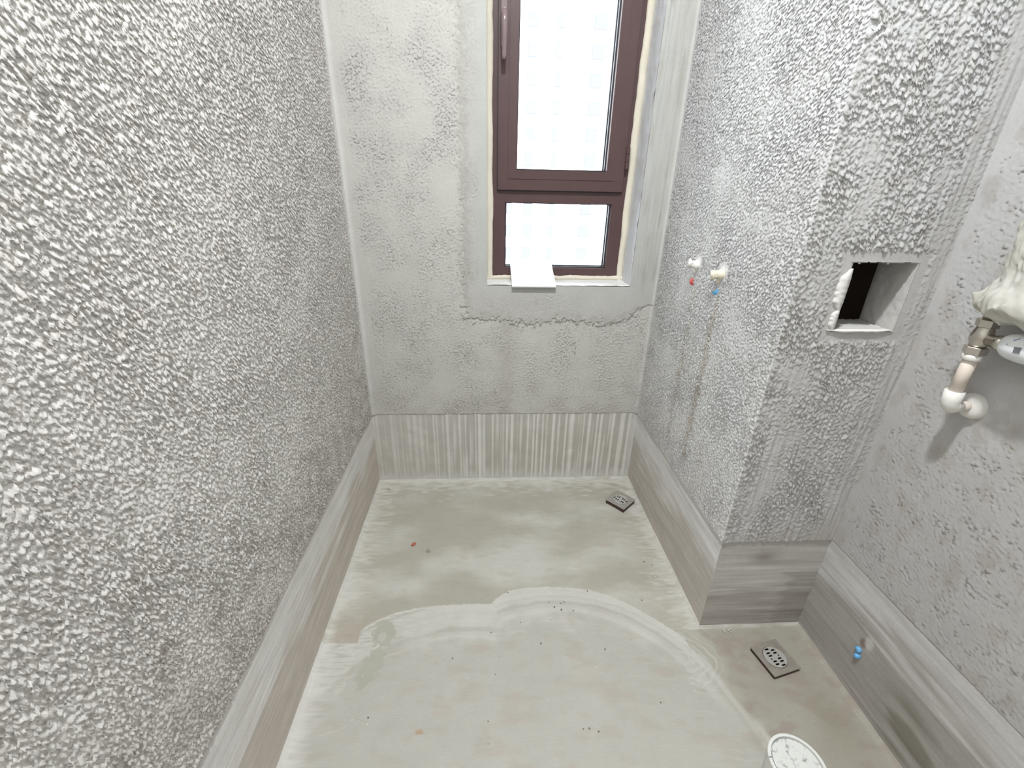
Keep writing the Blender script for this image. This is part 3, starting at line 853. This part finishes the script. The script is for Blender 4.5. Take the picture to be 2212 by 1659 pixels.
tube(bm, [(hx, YS - 0.006, 1.715), (hx, YS - 0.022, 1.716), (hx, YS - 0.034, 1.711), (hx, YS - 0.042, 1.700), (hx, YS - 0.045, 1.683), (hx, YS - 0.043, 1.66), (hx, YS - 0.038, 1.63), (hx, YS - 0.035, 1.60), (hx, YS - 0.034, 1.590)],
     [0.0105, 0.0105, 0.0105, 0.0102, 0.0098, 0.0092, 0.0082, 0.0075, 0.007], 18)
bm_obj('lever', bm, M['handle'], hnd, True)
# hinge at the lower right of the sash
bm = bmesh.new(); lathe(bm, (0.5030, YS - 0.004, 1.283), (0, 0, 1), [(0, 0.005), (0.001, 0.0062), (0.022, 0.0062), (0.0225, 0.0045), (0.025, 0.0045), (0.0255, 0.0062), (0.047, 0.0062), (0.0475, 0.0045), (0.05, 0.0045), (0.0505, 0.0062), (0.072, 0.0062), (0.073, 0.004)], 16)
hg = bm_obj('hinge', bm, M['frame'], sash)
bm = bmesh.new(); box(bm, 0.4985, 0.512, YS + 0.001, YS + 0.006, 1.286, 1.352)
bm_obj('hinge_leaf', bm, M['frame'], sash)


# cream mounting foam, uneven along the frame
def foam_strip(name, A, B, inward, w, yf, seed, n=120):
    rs = np.random.RandomState(seed)
    def wave(k): return np.convolve(rs.standard_normal(n + 41), np.hanning(k) / math.sqrt(k) * 1.6, 'same')[20:20 + n + 1]
    e1 = wave(19) * 0.0016 + wave(5) * 0.0006; e2 = wave(13) * 0.0012
    A, B, I = Vector(A), Vector(B), Vector(inward)
    bm = bmesh.new(); rings = []
    for i in range(n + 1):
        p = A.lerp(B, i / n)
        ww = w + float(e1[i])
        pr = float(e2[i])
        rings.append([bm.verts.new(p + I * u + Vector((0, yf + v, 0))) for u, v in
                      ((-0.0015, 0.03), (-0.0015, -0.002 + pr), (ww * 0.4, -0.0055 + pr), (ww * 0.8, -0.005 + pr), (ww, -0.0005), (ww, 0.03))])
    for P, Q in zip(rings, rings[1:]):
        for k in range(5):
            bm.faces.new((P[k], P[k + 1], Q[k + 1], Q[k]))
    return bm_obj(name, bm, M['foam'], win, True)


foam_strip('foam_seal', (OX0, YW, OZ0), (OX0, YW, OZ1), (1, 0, 0), 0.0225, 0.0, 301)
foam_strip('foam_seal', (OX1, YW, OZ0), (OX1, YW, OZ1), (-1, 0, 0), 0.0255, 0.0, 302)
foam_strip('foam_seal', (OX0, YW, OZ0), (OX1, YW, OZ0), (0, 0, 1), 0.0165, 0.0, 303)
foam_strip('foam_seal', (OX0, YW, OZ1), (OX1, YW, OZ1), (0, 0, -1), 0.0165, 0.0, 304)

# ================================================================ THINGS
# ---- white tile leaning on the sill
TA = math.radians(20)
bm = bmesh.new(); box(bm, 0.0925, 0.2575, 0, 0.160, 0, 0.006)
bmesh.ops.bevel(bm, geom=list(bm.edges), offset=0.0008, segments=1, affect='EDGES')
bmesh.ops.rotate(bm, verts=bm.verts, cent=(0, 0, 0), matrix=Matrix.Rotation(TA, 3, 'X'))
bmesh.ops.translate(bm, verts=bm.verts, vec=(0, YB - 0.0215, OZ0 - 0.0055))
t = bm_obj('tile', bm, M['tile'])
tag(t, 'white square tile leaning on the window sill against the frame', 'tile')


# ---- floor drains
def plate_with_holes(name, outer, holes, z0, z1, mat, parent):
    bm = bmesh.new(); loops = []
    for lp in [outer] + holes:
        vs = [bm.verts.new((x, y, z1)) for x, y in lp]
        loops.append((vs, [bm.edges.new((vs[i], vs[(i + 1) % len(vs)])) for i in range(len(vs))]))
    bmesh.ops.triangle_fill(bm, use_beauty=True, use_dissolve=False, edges=[e_ for _, es in loops for e_ in es])
    top = list(bm.faces)
    ext = bmesh.ops.extrude_face_region(bm, geom=top)
    bmesh.ops.translate(bm, verts=[g for g in ext['geom'] if isinstance(g, bmesh.types.BMVert)], vec=(0, 0, z0 - z1))
    return bm_obj(name, bm, mat, parent)


def rot2(p, a, c):
    return (c[0] + p[0] * math.cos(a) - p[1] * math.sin(a), c[1] + p[0] * math.sin(a) + p[1] * math.cos(a))


def slot(cx, cy, length, wid, n=6):
    l = max(length / 2 - wid / 2, 0.0001); o = []
    for k in range(n + 1):
        a = -math.pi / 2 + k * math.pi / n
        o.append((cx + l + math.cos(a) * wid / 2, cy + math.sin(a) * wid / 2))
    for k in range(n + 1):
        a = math.pi / 2 + k * math.pi / n
        o.append((cx - l + math.cos(a) * wid / 2, cy + math.sin(a) * wid / 2))
    return o


def drain(name, c, rot, size, ht, mat_plate, mat_disc, label):
    d = empty(name, (c[0], c[1], 0.0)); tag(d, label, 'drain', 'floor drains')
    T = lambda lp: [rot2(p, rot, c) for p in lp]
    s = size / 2
    sq = [(-s, -s), (s, -s), (s, s), (-s, s)]
    R = size * 0.355
    circ = [(R * math.cos(k * math.pi / 20), R * math.sin(k * math.pi / 20)) for k in range(40)]
    plate_with_holes('plate', T(sq), [T(circ)], ht - 0.0022, ht, mat_plate, d)
    R2 = R - 0.0012
    circ2 = [(R2 * math.cos(k * math.pi / 20), R2 * math.sin(k * math.pi / 20)) for k in range(40)]
    hs = []
    g = R / 0.034
    for row in (-2, -1, 0, 1, 2):
        for sx in (-1, 1):
            y = (row * 0.0088 + sx * 0.0022) * g
            L_ = 0.005 if row == 0 else 0.0135
            hs.append(slot(sx * (0.0145 if row == 0 else 0.0105) * g, y, L_ * g, 0.0050 * g))
    hs.append(slot(-0.006 * g, 0.0265 * g, 0.014 * g, 0.0052 * g)); hs.append(slot(0.006 * g, -0.0265 * g, 0.014 * g, 0.0052 * g))
    plate_with_holes('grate', T(circ2), [T(h_) for h_ in hs], ht - 0.0016, ht + 0.0006, mat_disc, d)
    s2 = s - 0.0025
    bm = bmesh.new(); z0 = 0.0005
    lo = [bm.verts.new((*p, z0)) for p in T([(-s2, -s2), (s2, -s2), (s2, s2), (-s2, s2)])]
    hi = [bm.verts.new((*p, ht - 0.0024)) for p in T([(-s2, -s2), (s2, -s2), (s2, s2), (-s2, s2)])]
    for k in range(4): bm.faces.new((lo[k], lo[(k + 1) % 4], hi[(k + 1) % 4], hi[k]))
    bm.faces.new(lo)
    bm_obj('collar', bm, M['rust'], d)
    bm = bmesh.new(); lathe(bm, (c[0], c[1], z0 + 0.0007), (0, 0, 1), [(0, R - 0.001), (ht * 0.35, R)], 32)
    bm_obj('trap', bm, M['black'], d)
    return d


drain('floor_drain', (0.5615, 1.4800), math.radians(42), 0.090, 0.021, M['steel'], M['chrome'], 'clean steel floor drain turned diagonally in the window corner')
drain('floor_drain', (0.8165, 0.7890), math.radians(193.5), 0.0905, 0.014, M['steel_stained'], M['chrome'], 'stained steel floor drain in the nook under the square hole')

# ---- capped waste pipe
CX, CY, CZ, CR = 0.6377, 0.4783, 0.150, 0.0557
wp = empty('waste_pipe', (CX, CY, 0)); tag(wp, 'white capped plastic waste pipe standing up from the floor', 'pipe')
bm = bmesh.new(); lathe(bm, (CX, CY, 0.0012), (0, 0, 1), [(0, CR - 0.005), (0.11, CR - 0.005)], 48)
bm_obj('pipe', bm, M['cap'], wp, False)
bm = bmesh.new(); lathe(bm, (CX, CY, 0.1115), (0, 0, 1), [(0, CR - 0.003), (0.002, CR - 0.0015), (0.034, CR), (0.0375, CR), (0.0385, CR - 0.001), (0.0385, CR - 0.006), (0.036, CR - 0.0065), (0.030, CR - 0.0075)], 64)
bm_obj('rim', bm, M['cap'], wp, False)
bm = bmesh.new(); lathe(bm, (CX, CY, 0.1420), (0, 0, 1), [(0, CR - 0.009), (0.0055, CR - 0.009), (0.0062, CR - 0.0105), (0.0060, CR * 0.5), (0.0058, 0.001)], 64)
bm_obj('lid', bm, M['lid'], wp, False)
bm = bmesh.new(); box(bm, CX - CR + 0.0022, CX - CR + 0.0080, CY + 0.0130, CY + 0.0142, 0.146, 0.1504)
bm_obj('notch', bm, M['ink_black'], wp)


# ---- plugged pipe ends on the right wall
def wall_plug(label, y, z, mat, tilt, paddle):
    d = empty('pipe_plug', (XR, y, z)); tag(d, label, 'pipe plug', 'plugged pipe ends')
    ax = Vector((-1, 0.06, tilt)).normalized()
    bm = bmesh.new(); lathe(bm, (XR + 0.004, y, z), ax, [(0, 0.0125), (0.009, 0.0135), (0.013, 0.0145), (0.017, 0.0138), (0.0185, 0.0128), (0.020, 0.0118), (0.0215, 0.0125), (0.023, 0.0110), (0.0245, 0.0118), (0.026, 0.0095)], 20)
    bm_obj('thread', bm, mat, d, True)
    bm = bmesh.new(); o = Vector((XR + 0.004, y, z)) + ax * 0.025
    lathe(bm, o, ax, [(0, 0.0095), (0.002, 0.0105), (0.006, 0.0100), (0.008, 0.008)], 6)
    hd = bm_obj('head', bm, mat, d)
    bm = bmesh.new(); g = box(bm, -0.0026, 0.0026, -0.0105, 0.0105, -0.0135, 0.0135)
    bmesh.ops.bevel(bm, geom=list(bm.edges), offset=0.0018, segments=2, affect='EDGES')
    bmesh.ops.rotate(bm, verts=bm.verts, cent=(0, 0, 0), matrix=Matrix.Rotation(paddle, 3, 'X'))
    bmesh.ops.translate(bm, verts=bm.verts, vec=o + ax * 0.0085)
    bm_obj('grip', bm, mat, hd, True)
    bm = bmesh.new(); c0 = Vector((XR + 0.004, y, z)) + ax * 0.014
    tube(bm, [c0 + Vector((0, 0, -0.009)), c0 + Vector((-0.002, 0.001, -0.018)), c0 + Vector((0.001, 0.002, -0.027))], [0.0055, 0.0048, 0.0018], 10)
    bm_obj('tail', bm, mat, d, True)


wall_plug('white pipe plug sticking out of the wall above a red chip', 1.349, 1.011, M['plug_white'], 0.18, 0.4)
wall_plug('cream pipe plug sticking out of the wall above a blue chip', 1.195, 1.014, M['plug_cream'], -0.10, -0.3)


def wall_chip(name, label, y, z, mat, r, rot):
    bm = bmesh.new()
    n = 9; rows = []
    for j, k in enumerate((0.0, 0.55, 1.0)):
        rows.append([bm.verts.new((-0.004 * (1 - k * k), math.cos(i * math.pi / n) * r * k if k else 0.0001 * i, math.sin(i * math.pi / n) * r * k * 1.15)) for i in range(n + 1)])
    for A, B in zip(rows, rows[1:]):
        for i in range(n):
            bm.faces.new((A[i], A[i + 1], B[i + 1], B[i]))
    ext = bmesh.ops.extrude_face_region(bm, geom=list(bm.faces))
    bmesh.ops.translate(bm, verts=[g for g in ext['geom'] if isinstance(g, bmesh.types.BMVert)], vec=(0.002, 0, 0))
    bmesh.ops.rotate(bm, verts=bm.verts, cent=(0, 0, 0), matrix=Matrix.Rotation(rot, 3, 'X'))
    bmesh.ops.rotate(bm, verts=bm.verts, cent=(0, 0, 0), matrix=Matrix.Rotation(math.radians(38), 3, 'Z'))
    bmesh.ops.translate(bm, verts=bm.verts, vec=(XR - 0.0085, y, z))
    tag(bm_obj(name, bm, mat), label, 'plastic chip', 'broken plug rings')


wall_chip('plastic_chip', 'small red plastic chip stuck to the wall under the white plug', 1.350, 0.962, M['red'], 0.0110, math.radians(-100))
wall_chip('plastic_chip', 'small blue plastic chip stuck to the wall under the cream plug', 1.205, 0.968, M['blue'], 0.0120, math.radians(150))

# ---- blue plug in the upstand of the front right wall
bp_ = empty('pipe_plug', (XR2, 0.7138, 0.140)); tag(bp_, 'small blue plastic plug set in the brushed upstand near the drain', 'pipe plug')
bm = bmesh.new(); lathe(bm, (XR2 + 0.002, 0.7145, 0.147), (-1, 0, -0.2), [(0, 0.008), (0.006, 0.0085), (0.010, 0.0075), (0.0115, 0.004)], 12)
bm_obj('body', bm, M['blue'], bp_, True)
bm = bmesh.new(); lathe(bm, (XR2 + 0.001, 0.709, 0.130), (-1, 0, -0.1), [(0, 0.006), (0.006, 0.0075), (0.012, 0.006), (0.0135, 0.003)], 10)
bm_obj('tab', bm, M['blue'], bp_, True)

# ---- supply pipe, valve, wrapped radiator on the front right wall
XP = XR2 - 0.056; YP, ZP = 0.7310, 0.8455
pp = empty('supply_pipe', (XR2, YP, ZP)); tag(pp, 'cream plastic water pipe bending out of a round white wall rosette', 'pipe')
bm = bmesh.new(); lathe(bm, (XR2 + 0.002, YP, ZP), (-1, 0, 0), [(0, 0.0262), (0.006, 0.0262), (0.012, 0.0245), (0.0165, 0.021), (0.019, 0.015), (0.020, 0.0115)], 36)
bm_obj('rosette', bm, M['ppr_white'], pp, True)
bm = bmesh.new(); tube(bm, [(XR2 - 0.010, YP, ZP), (XP + 0.012, YP, ZP)], 0.0105, 24)
bm_obj('stub', bm, M['ppr_cream'], pp, True)
bm = bmesh.new()
pts = [(XP + 0.026, YP, ZP), (XP + 0.014, YP, ZP)] + [(XP + 0.014 - 0.014 * math.sin(a), YP, ZP + 0.014 - 0.014 * math.cos(a)) for a in (math.radians(k) for k in (18, 36, 54, 72, 90))] + [(XP, YP, ZP + 0.034)]
tube(bm, pts, [0.0105, 0.0125] + [0.0150] * 5 + [0.0155], 26)
bm_obj('elbow', bm, M['ppr_white'], pp, True)
bm = bmesh.new(); tube(bm, [(XP, YP, ZP + 0.030), (XP, YP - 0.001, 0.952)], 0.0112, 26)
bm_obj('riser', bm, M['ppr_cream'], pp, True)
bm = bmesh.new(); lathe(bm, (XP, YP - 0.001, 0.944), (0, 0, 1), [(0, 0.0135), (0.001, 0.0146), (0.011, 0.0150), (0.012, 0.0135)], 28)
bm_obj('union_collar', bm, M['ppr_white'], pp, True)

vv = empty('radiator_valve', (XP, YP, 0.957)); tag(vv, 'nickel radiator valve with white thermostat head under the bubble wrap', 'valve')
bm = bmesh.new(); lathe(bm, (XP, YP - 0.001, 0.9565), (0, 0, 1), [(0, 0.0165), (0.0010, 0.0178), (0.013, 0.0178), (0.014, 0.0165)], 6)
bm_obj('nut', bm, M['nickel'], vv)
bm = bmesh.new(); lathe(bm, (XP, YP - 0.001, 0.971), (0, 0, 1), [(0, 0.0125), (0.004, 0.0132), (0.012, 0.0165), (0.020, 0.0170), (0.028, 0.0150), (0.036, 0.0128), (0.0365, 0.0128)], 26)
bm_obj('body', bm, M['nickel'], vv, True)
bm = bmesh.new(); lathe(bm, (XP, YP - 0.001, 1.008), (0, 0, 1), [(0, 0.0155), (0.0010, 0.0168), (0.013, 0.0168), (0.014, 0.0155)], 6)
bm_obj('nut', bm, M['nickel'], vv)
TV = Vector((0.0, -1.0, 0.04)).normalized(); TO = Vector((XP, YP - 0.024, 0.988))
bm = bmesh.new(); lathe(bm, TO, TV, [(-0.014, 0.0105), (0.006, 0.0110), (0.0065, 0.0135), (0.016, 0.0135), (0.0165, 0.0125), (0.022, 0.0125)], 24)
bm_obj('neck', bm, M['nickel'], vv, True)
bm = bmesh.new(); lathe(bm, TO + TV * 0.018, TV, [(0, 0.0125), (0.001, 0.0165), (0.006, 0.0200), (0.014, 0.0225), (0.030, 0.0240), (0.062, 0.0235), (0.074, 0.0215), (0.080, 0.016), (0.082, 0.008)], 40)
th = bm_obj('thermostat_head', bm, M['thermo'], vv, True)


def on_head(name, d, ang, ln, wd, skew, mat):
    """short printed stroke lying on the thermostat head"""
    e1 = Vector((-1, 0, 0)); e2 = Vector((0, 0, 1))
    R = 0.0232 if d > 0.02 else 0.0218
    nrm = e1 * math.cos(ang) + e2 * math.sin(ang); tan = -e1 * math.sin(ang) + e2 * math.cos(ang)
    o = TO + TV * (0.018 + d) + nrm * R
    a = (TV * math.cos(skew) + tan * math.sin(skew)); b_ = nrm.cross(a)
    bm = bmesh.new(); vs = []
    for k in (-0.0008, 0.0012):
        vs.append([bm.verts.new(o + a * (ln / 2 * s1) + b_ * (wd / 2 * s2) + nrm * k) for s1, s2 in ((-1, -1), (1, -1), (1, 1), (-1, 1))])
    bm.faces.new(vs[0][::-1]); bm.faces.new(vs[1])
    for k in range(4): bm.faces.new((vs[0][k], vs[0][(k + 1) % 4], vs[1][(k + 1) % 4], vs[1][k]))
    bm_obj(name, bm, mat, th)


on_head('mark', 0.026, 0.75, 0.008, 0.0009, 0.9, M['ink_blue'])
on_head('mark', 0.020, 0.28, 0.0035, 0.0012, 0.3, M['ink_black'])
on_head('mark', 0.044, 0.62, 0.008, 0.0009, 0.9, M['ink_blue'])
on_head('scale_window', 0.038, 0.05, 0.010, 0.010, 0.1, M['spacer'])


def wrapped_radiator():
    root = empty('wrapped_radiator', (XR2, 0.48, 1.02))
    tag(root, 'towel radiator wrapped in crumpled bubble wrap above the valve', 'radiator')
    y0, y1, z0, z1 = 0.26, 0.735, 1.0245, 1.70
    xc = XR2 - 0.060
    nz, na = 190, 300
    rs = np.random.RandomState(77)
    zz = np.linspace(0, 1, nz)
    th_ = np.linspace(0, 2 * np.pi, na, endpoint=False)
    T, Zs = np.meshgrid(th_, zz)
    zabs = z0 + (z1 - z0) * Zs
    a = (y1 - y0) / 2; b_ = 0.030
    ex = 0.30                                                           # superellipse
    cx_, sx_ = np.cos(T), np.sin(T)
    yy = np.sign(cx_) * np.abs(cx_) ** ex * a
    xx = np.sign(sx_) * np.abs(sx_) ** 0.6 * b_
    n1 = band((nz, na), 0.004, 0.05, 0.2, 401); n2 = band((nz, na), 0.004, 0.02, 0.05, 402)
    grow = np.exp(-((zabs - (z0 + 0.030)) / 0.024) ** 2) * 0.022 + 0.002 * n1 + 0.0008 * n2
    close = smooth(0, 0.022, zabs - z0) * 0.55 + 0.45
    close *= 1 - 0.3 * smooth(z1 - 0.03, z1, zabs)
    ln = np.hypot(cx_, sx_)
    yy = np.where(cx_ > 0, np.minimum(yy, a), yy) + cx_ / ln * grow
    xx = (xx + sx_ / ln * grow * 0.7) * close
    yy = yy - np.sign(cx_) * (1 - close) * 0.045
    per = np.cumsum(np.hypot(np.diff(yy[nz // 2], append=yy[nz // 2][:1]), np.diff(xx[nz // 2], append=xx[nz // 2][:1])))[None, :]
    row = np.floor(zabs / 0.0095)
    bub = (np.maximum(0, np.cos(2 * np.pi * (per / 0.011 + 0.5 * (row % 2)))) * np.maximum(0, np.cos(2 * np.pi * (zabs / 0.0095 - 0.5)))) ** 0.7
    yy += cx_ / ln * bub * 0.0012; xx += sx_ / ln * bub * 0.0012
    P = np.stack([xc + np.clip(xx, -0.2, 0.052), (y0 + y1) / 2 + yy, zabs + 0.004 * n1 * (Zs < 0.06)], -1)
    idx = np.arange(nz * na).reshape(nz, na)
    nx = np.roll(idx, -1, 1)
    q = np.stack([idx[:-1], nx[:-1], nx[1:], idx[1:]], -1).reshape(-1, 4)
    me = bpy.data.meshes.new('wrap')
    fs = [list(map(int, f)) for f in q] + [list(map(int, idx[0][::-1])), list(map(int, idx[-1]))]
    me.from_pydata(P.reshape(-1, 3).tolist(), [], fs); me.update()
    me.polygons.foreach_set('use_smooth', [True] * len(me.polygons))
    link_mesh('wrap', me, M['wrap'], root)
    # rail tail entering the valve and wall brackets
    bm = bmesh.new(); tube(bm, [(XP, YP - 0.001, 1.0225), (XP, YP - 0.002, 1.036)], 0.011, 20)
    bm_obj('tailpiece', bm, M['nickel'], root, True)
    for zb in (1.12, 1.62):
        bm = bmesh.new(); lathe(bm, (XR2 - 0.002, 0.60, zb), (-1, 0, 0), [(0, 0.016), (0.006, 0.016), (0.008, 0.009), (0.020, 0.009)], 20)
        bm_obj('bracket', bm, M['ppr_white'], root, True)


wrapped_radiator()


# ---- loose bits on the floor
def pebble(name, label, cat, x, y, size, flat_, mat, seed, group=None, z=0.0):
    rs = random.Random(seed)
    bm = bmesh.new(); bmesh.ops.create_icosphere(bm, subdivisions=2 if size > 0.006 else 1, radius=1.0)
    for v in bm.verts:
        k = 1 + rs.uniform(-0.22, 0.22)
        v.co = Vector((v.co.x * size * k, v.co.y * size * 0.75 * k, v.co.z * size * flat_ * k))
    bmesh.ops.rotate(bm, verts=bm.verts, cent=(0, 0, 0), matrix=Matrix.Rotation(rs.uniform(0, 6.28), 3, 'Z'))
    lo = min(v.co.z for v in bm.verts)
    bmesh.ops.translate(bm, verts=bm.verts, vec=(x, y, z - lo))
    o = bm_obj(name, bm, mat)
    tag(o, label, cat, group)
    return o


pebble('brick_chip', 'small red brick chip lying on the floor', 'chip', -0.2746, 1.2687, 0.0095, 0.35, M['brick_red'], 1, z=0.0003)
pebble('cement_chip', 'small flat grey cement chip beside the red chip', 'chip', -0.2165, 1.2373, 0.0090, 0.2, M['chip_grey'], 2, z=0.0003)


def curl(label, x, y, size, seed):
    rs = random.Random(seed); bm = bmesh.new()
    for k in range(5):
        p = Vector((x + rs.uniform(-1, 1) * size, y + rs.uniform(-0.6, 0.6) * size, 0.001))
        q = p + Vector((rs.uniform(-1, 1) * size, rs.uniform(-0.5, 0.5) * size, 0.002))
        m_ = (p + q) / 2 + Vector((rs.uniform(-.3, .3) * size, rs.uniform(-.3, .3) * size, 0.003))
        tube(bm, [p, m_, q], [0.0008, 0.002, 0.0008], 6)
    tag(bm_obj('plaster_curl', bm, M['crumb'], None, True), label, 'plaster', 'white plaster curls')


curl('white plaster curl on the floor by the two-tone upstand', 0.578, 1.096, 0.011, 3)
curl('white plaster curl on the floor against the upstand below the hole', 0.7251, 0.885, 0.011, 4)
rs = random.Random(42)
DARK = [(0.066, 1.045), (0.197, 1.003), (0.235, 0.999), (0.246, 1.003), (0.233, 0.975), (0.330, 1.042), (0.212, 0.985), (0.010, 0.905), (-0.10, 0.83),
        (0.02, 0.78), (0.0, 0.664), (-0.30, 0.685), (0.0, 0.615), (0.235, 0.637), (0.250, 0.637), (0.272, 0.630), (0.45, 0.69), (0.27, 0.97),
        (0.56, 1.16), (0.585, 1.145), (0.50, 1.00), (0.155, 0.865), (0.34, 0.84), (0.60, 1.55), (-0.43, 1.60), (0.10, 0.935)]
for i, (x, y) in enumerate(DARK):
    pebble('grit', 'tiny dark grit speck lying on the pale screed', 'grit', x, y, rs.uniform(0.0020, 0.0036), 0.45, M['grit'], 100 + i, 'dark grit specks', z=0.0004)
for i in range(26):
    x, y = rs.uniform(-0.38, 0.5), rs.uniform(0.58, 1.5)
    pebble('plaster_crumb', 'tiny white plaster crumb lying on the pale screed', 'crumb', x, y, rs.uniform(0.0014, 0.0026), 0.5, M['crumb'], 200 + i, 'white plaster crumbs', z=0.0004)

# ---- round flush ceiling lamp (the light of the room)
lamp = empty('ceiling_lamp', (LAMP_LOC[0], LAMP_LOC[1], CEIL)); tag(lamp, 'small round white lamp fixed flush on the cement ceiling', 'lamp')
bm = bmesh.new(); lathe(bm, (LAMP_LOC[0], LAMP_LOC[1], CEIL - 0.003), (0, 0, -1), [(0, 0.085), (0.028, 0.085), (0.034, 0.080), (0.034, 0.060)], 40)
bm_obj('lamp_housing', bm, M['thermo'], lamp, False)
ld = bpy.data.lights.new('lamp_panel', 'AREA'); ld.shape = 'DISK'; ld.size = 0.13; ld.energy = LAMP_POWER; ld.color = (0.945, 0.975, 1.0)
lo_ = bpy.data.objects.new('lamp_panel', ld); COL.objects.link(lo_); lo_.location = LAMP_LOC


# ---- pale apartment block far outside the window
BY = 66.0
apt = empty('apartment_building', (10, BY, -40)); tag(apt, 'pale apartment block seen washed out through the window glass', 'building')
bm = bmesh.new(); box(bm, -30, 46, BY, BY + 14, -40, 42)
bm_obj('wall', bm, M['facade'], apt)
bmw = bmesh.new(); box(bmw, -1, 1, -0.06, 0.10, -0.85, 0.85); mw = bpy.data.meshes.new('window'); bmw.to_mesh(mw); bmw.free(); mw.materials.append(M['facade_win'])
bmp = bmesh.new(); box(bmp, -0.9, 0.9, -0.10, -0.05, -0.75, 0.75); mp_ = bpy.data.meshes.new('pane'); bmp.to_mesh(mp_); bmp.free(); mp_.materials.append(M['facade_pane'])
for ri in range(-4, 8):
    for cx_, wd in ((-1.5, 0.7), (2.6, 0.85), (5.7, 0.6), (9.0, 0.4), (13.8, 0.75), (17.4, 0.6)):
        wo = bpy.data.objects.new('window', mw); COL.objects.link(wo); wo.parent = apt
        wo.location = (cx_ - 10, 0, 40 + 1.2 + ri * 3.0); wo.scale = (wd, 1, 0.9)
        po = bpy.data.objects.new('pane', mp_); COL.objects.link(po); po.parent = wo
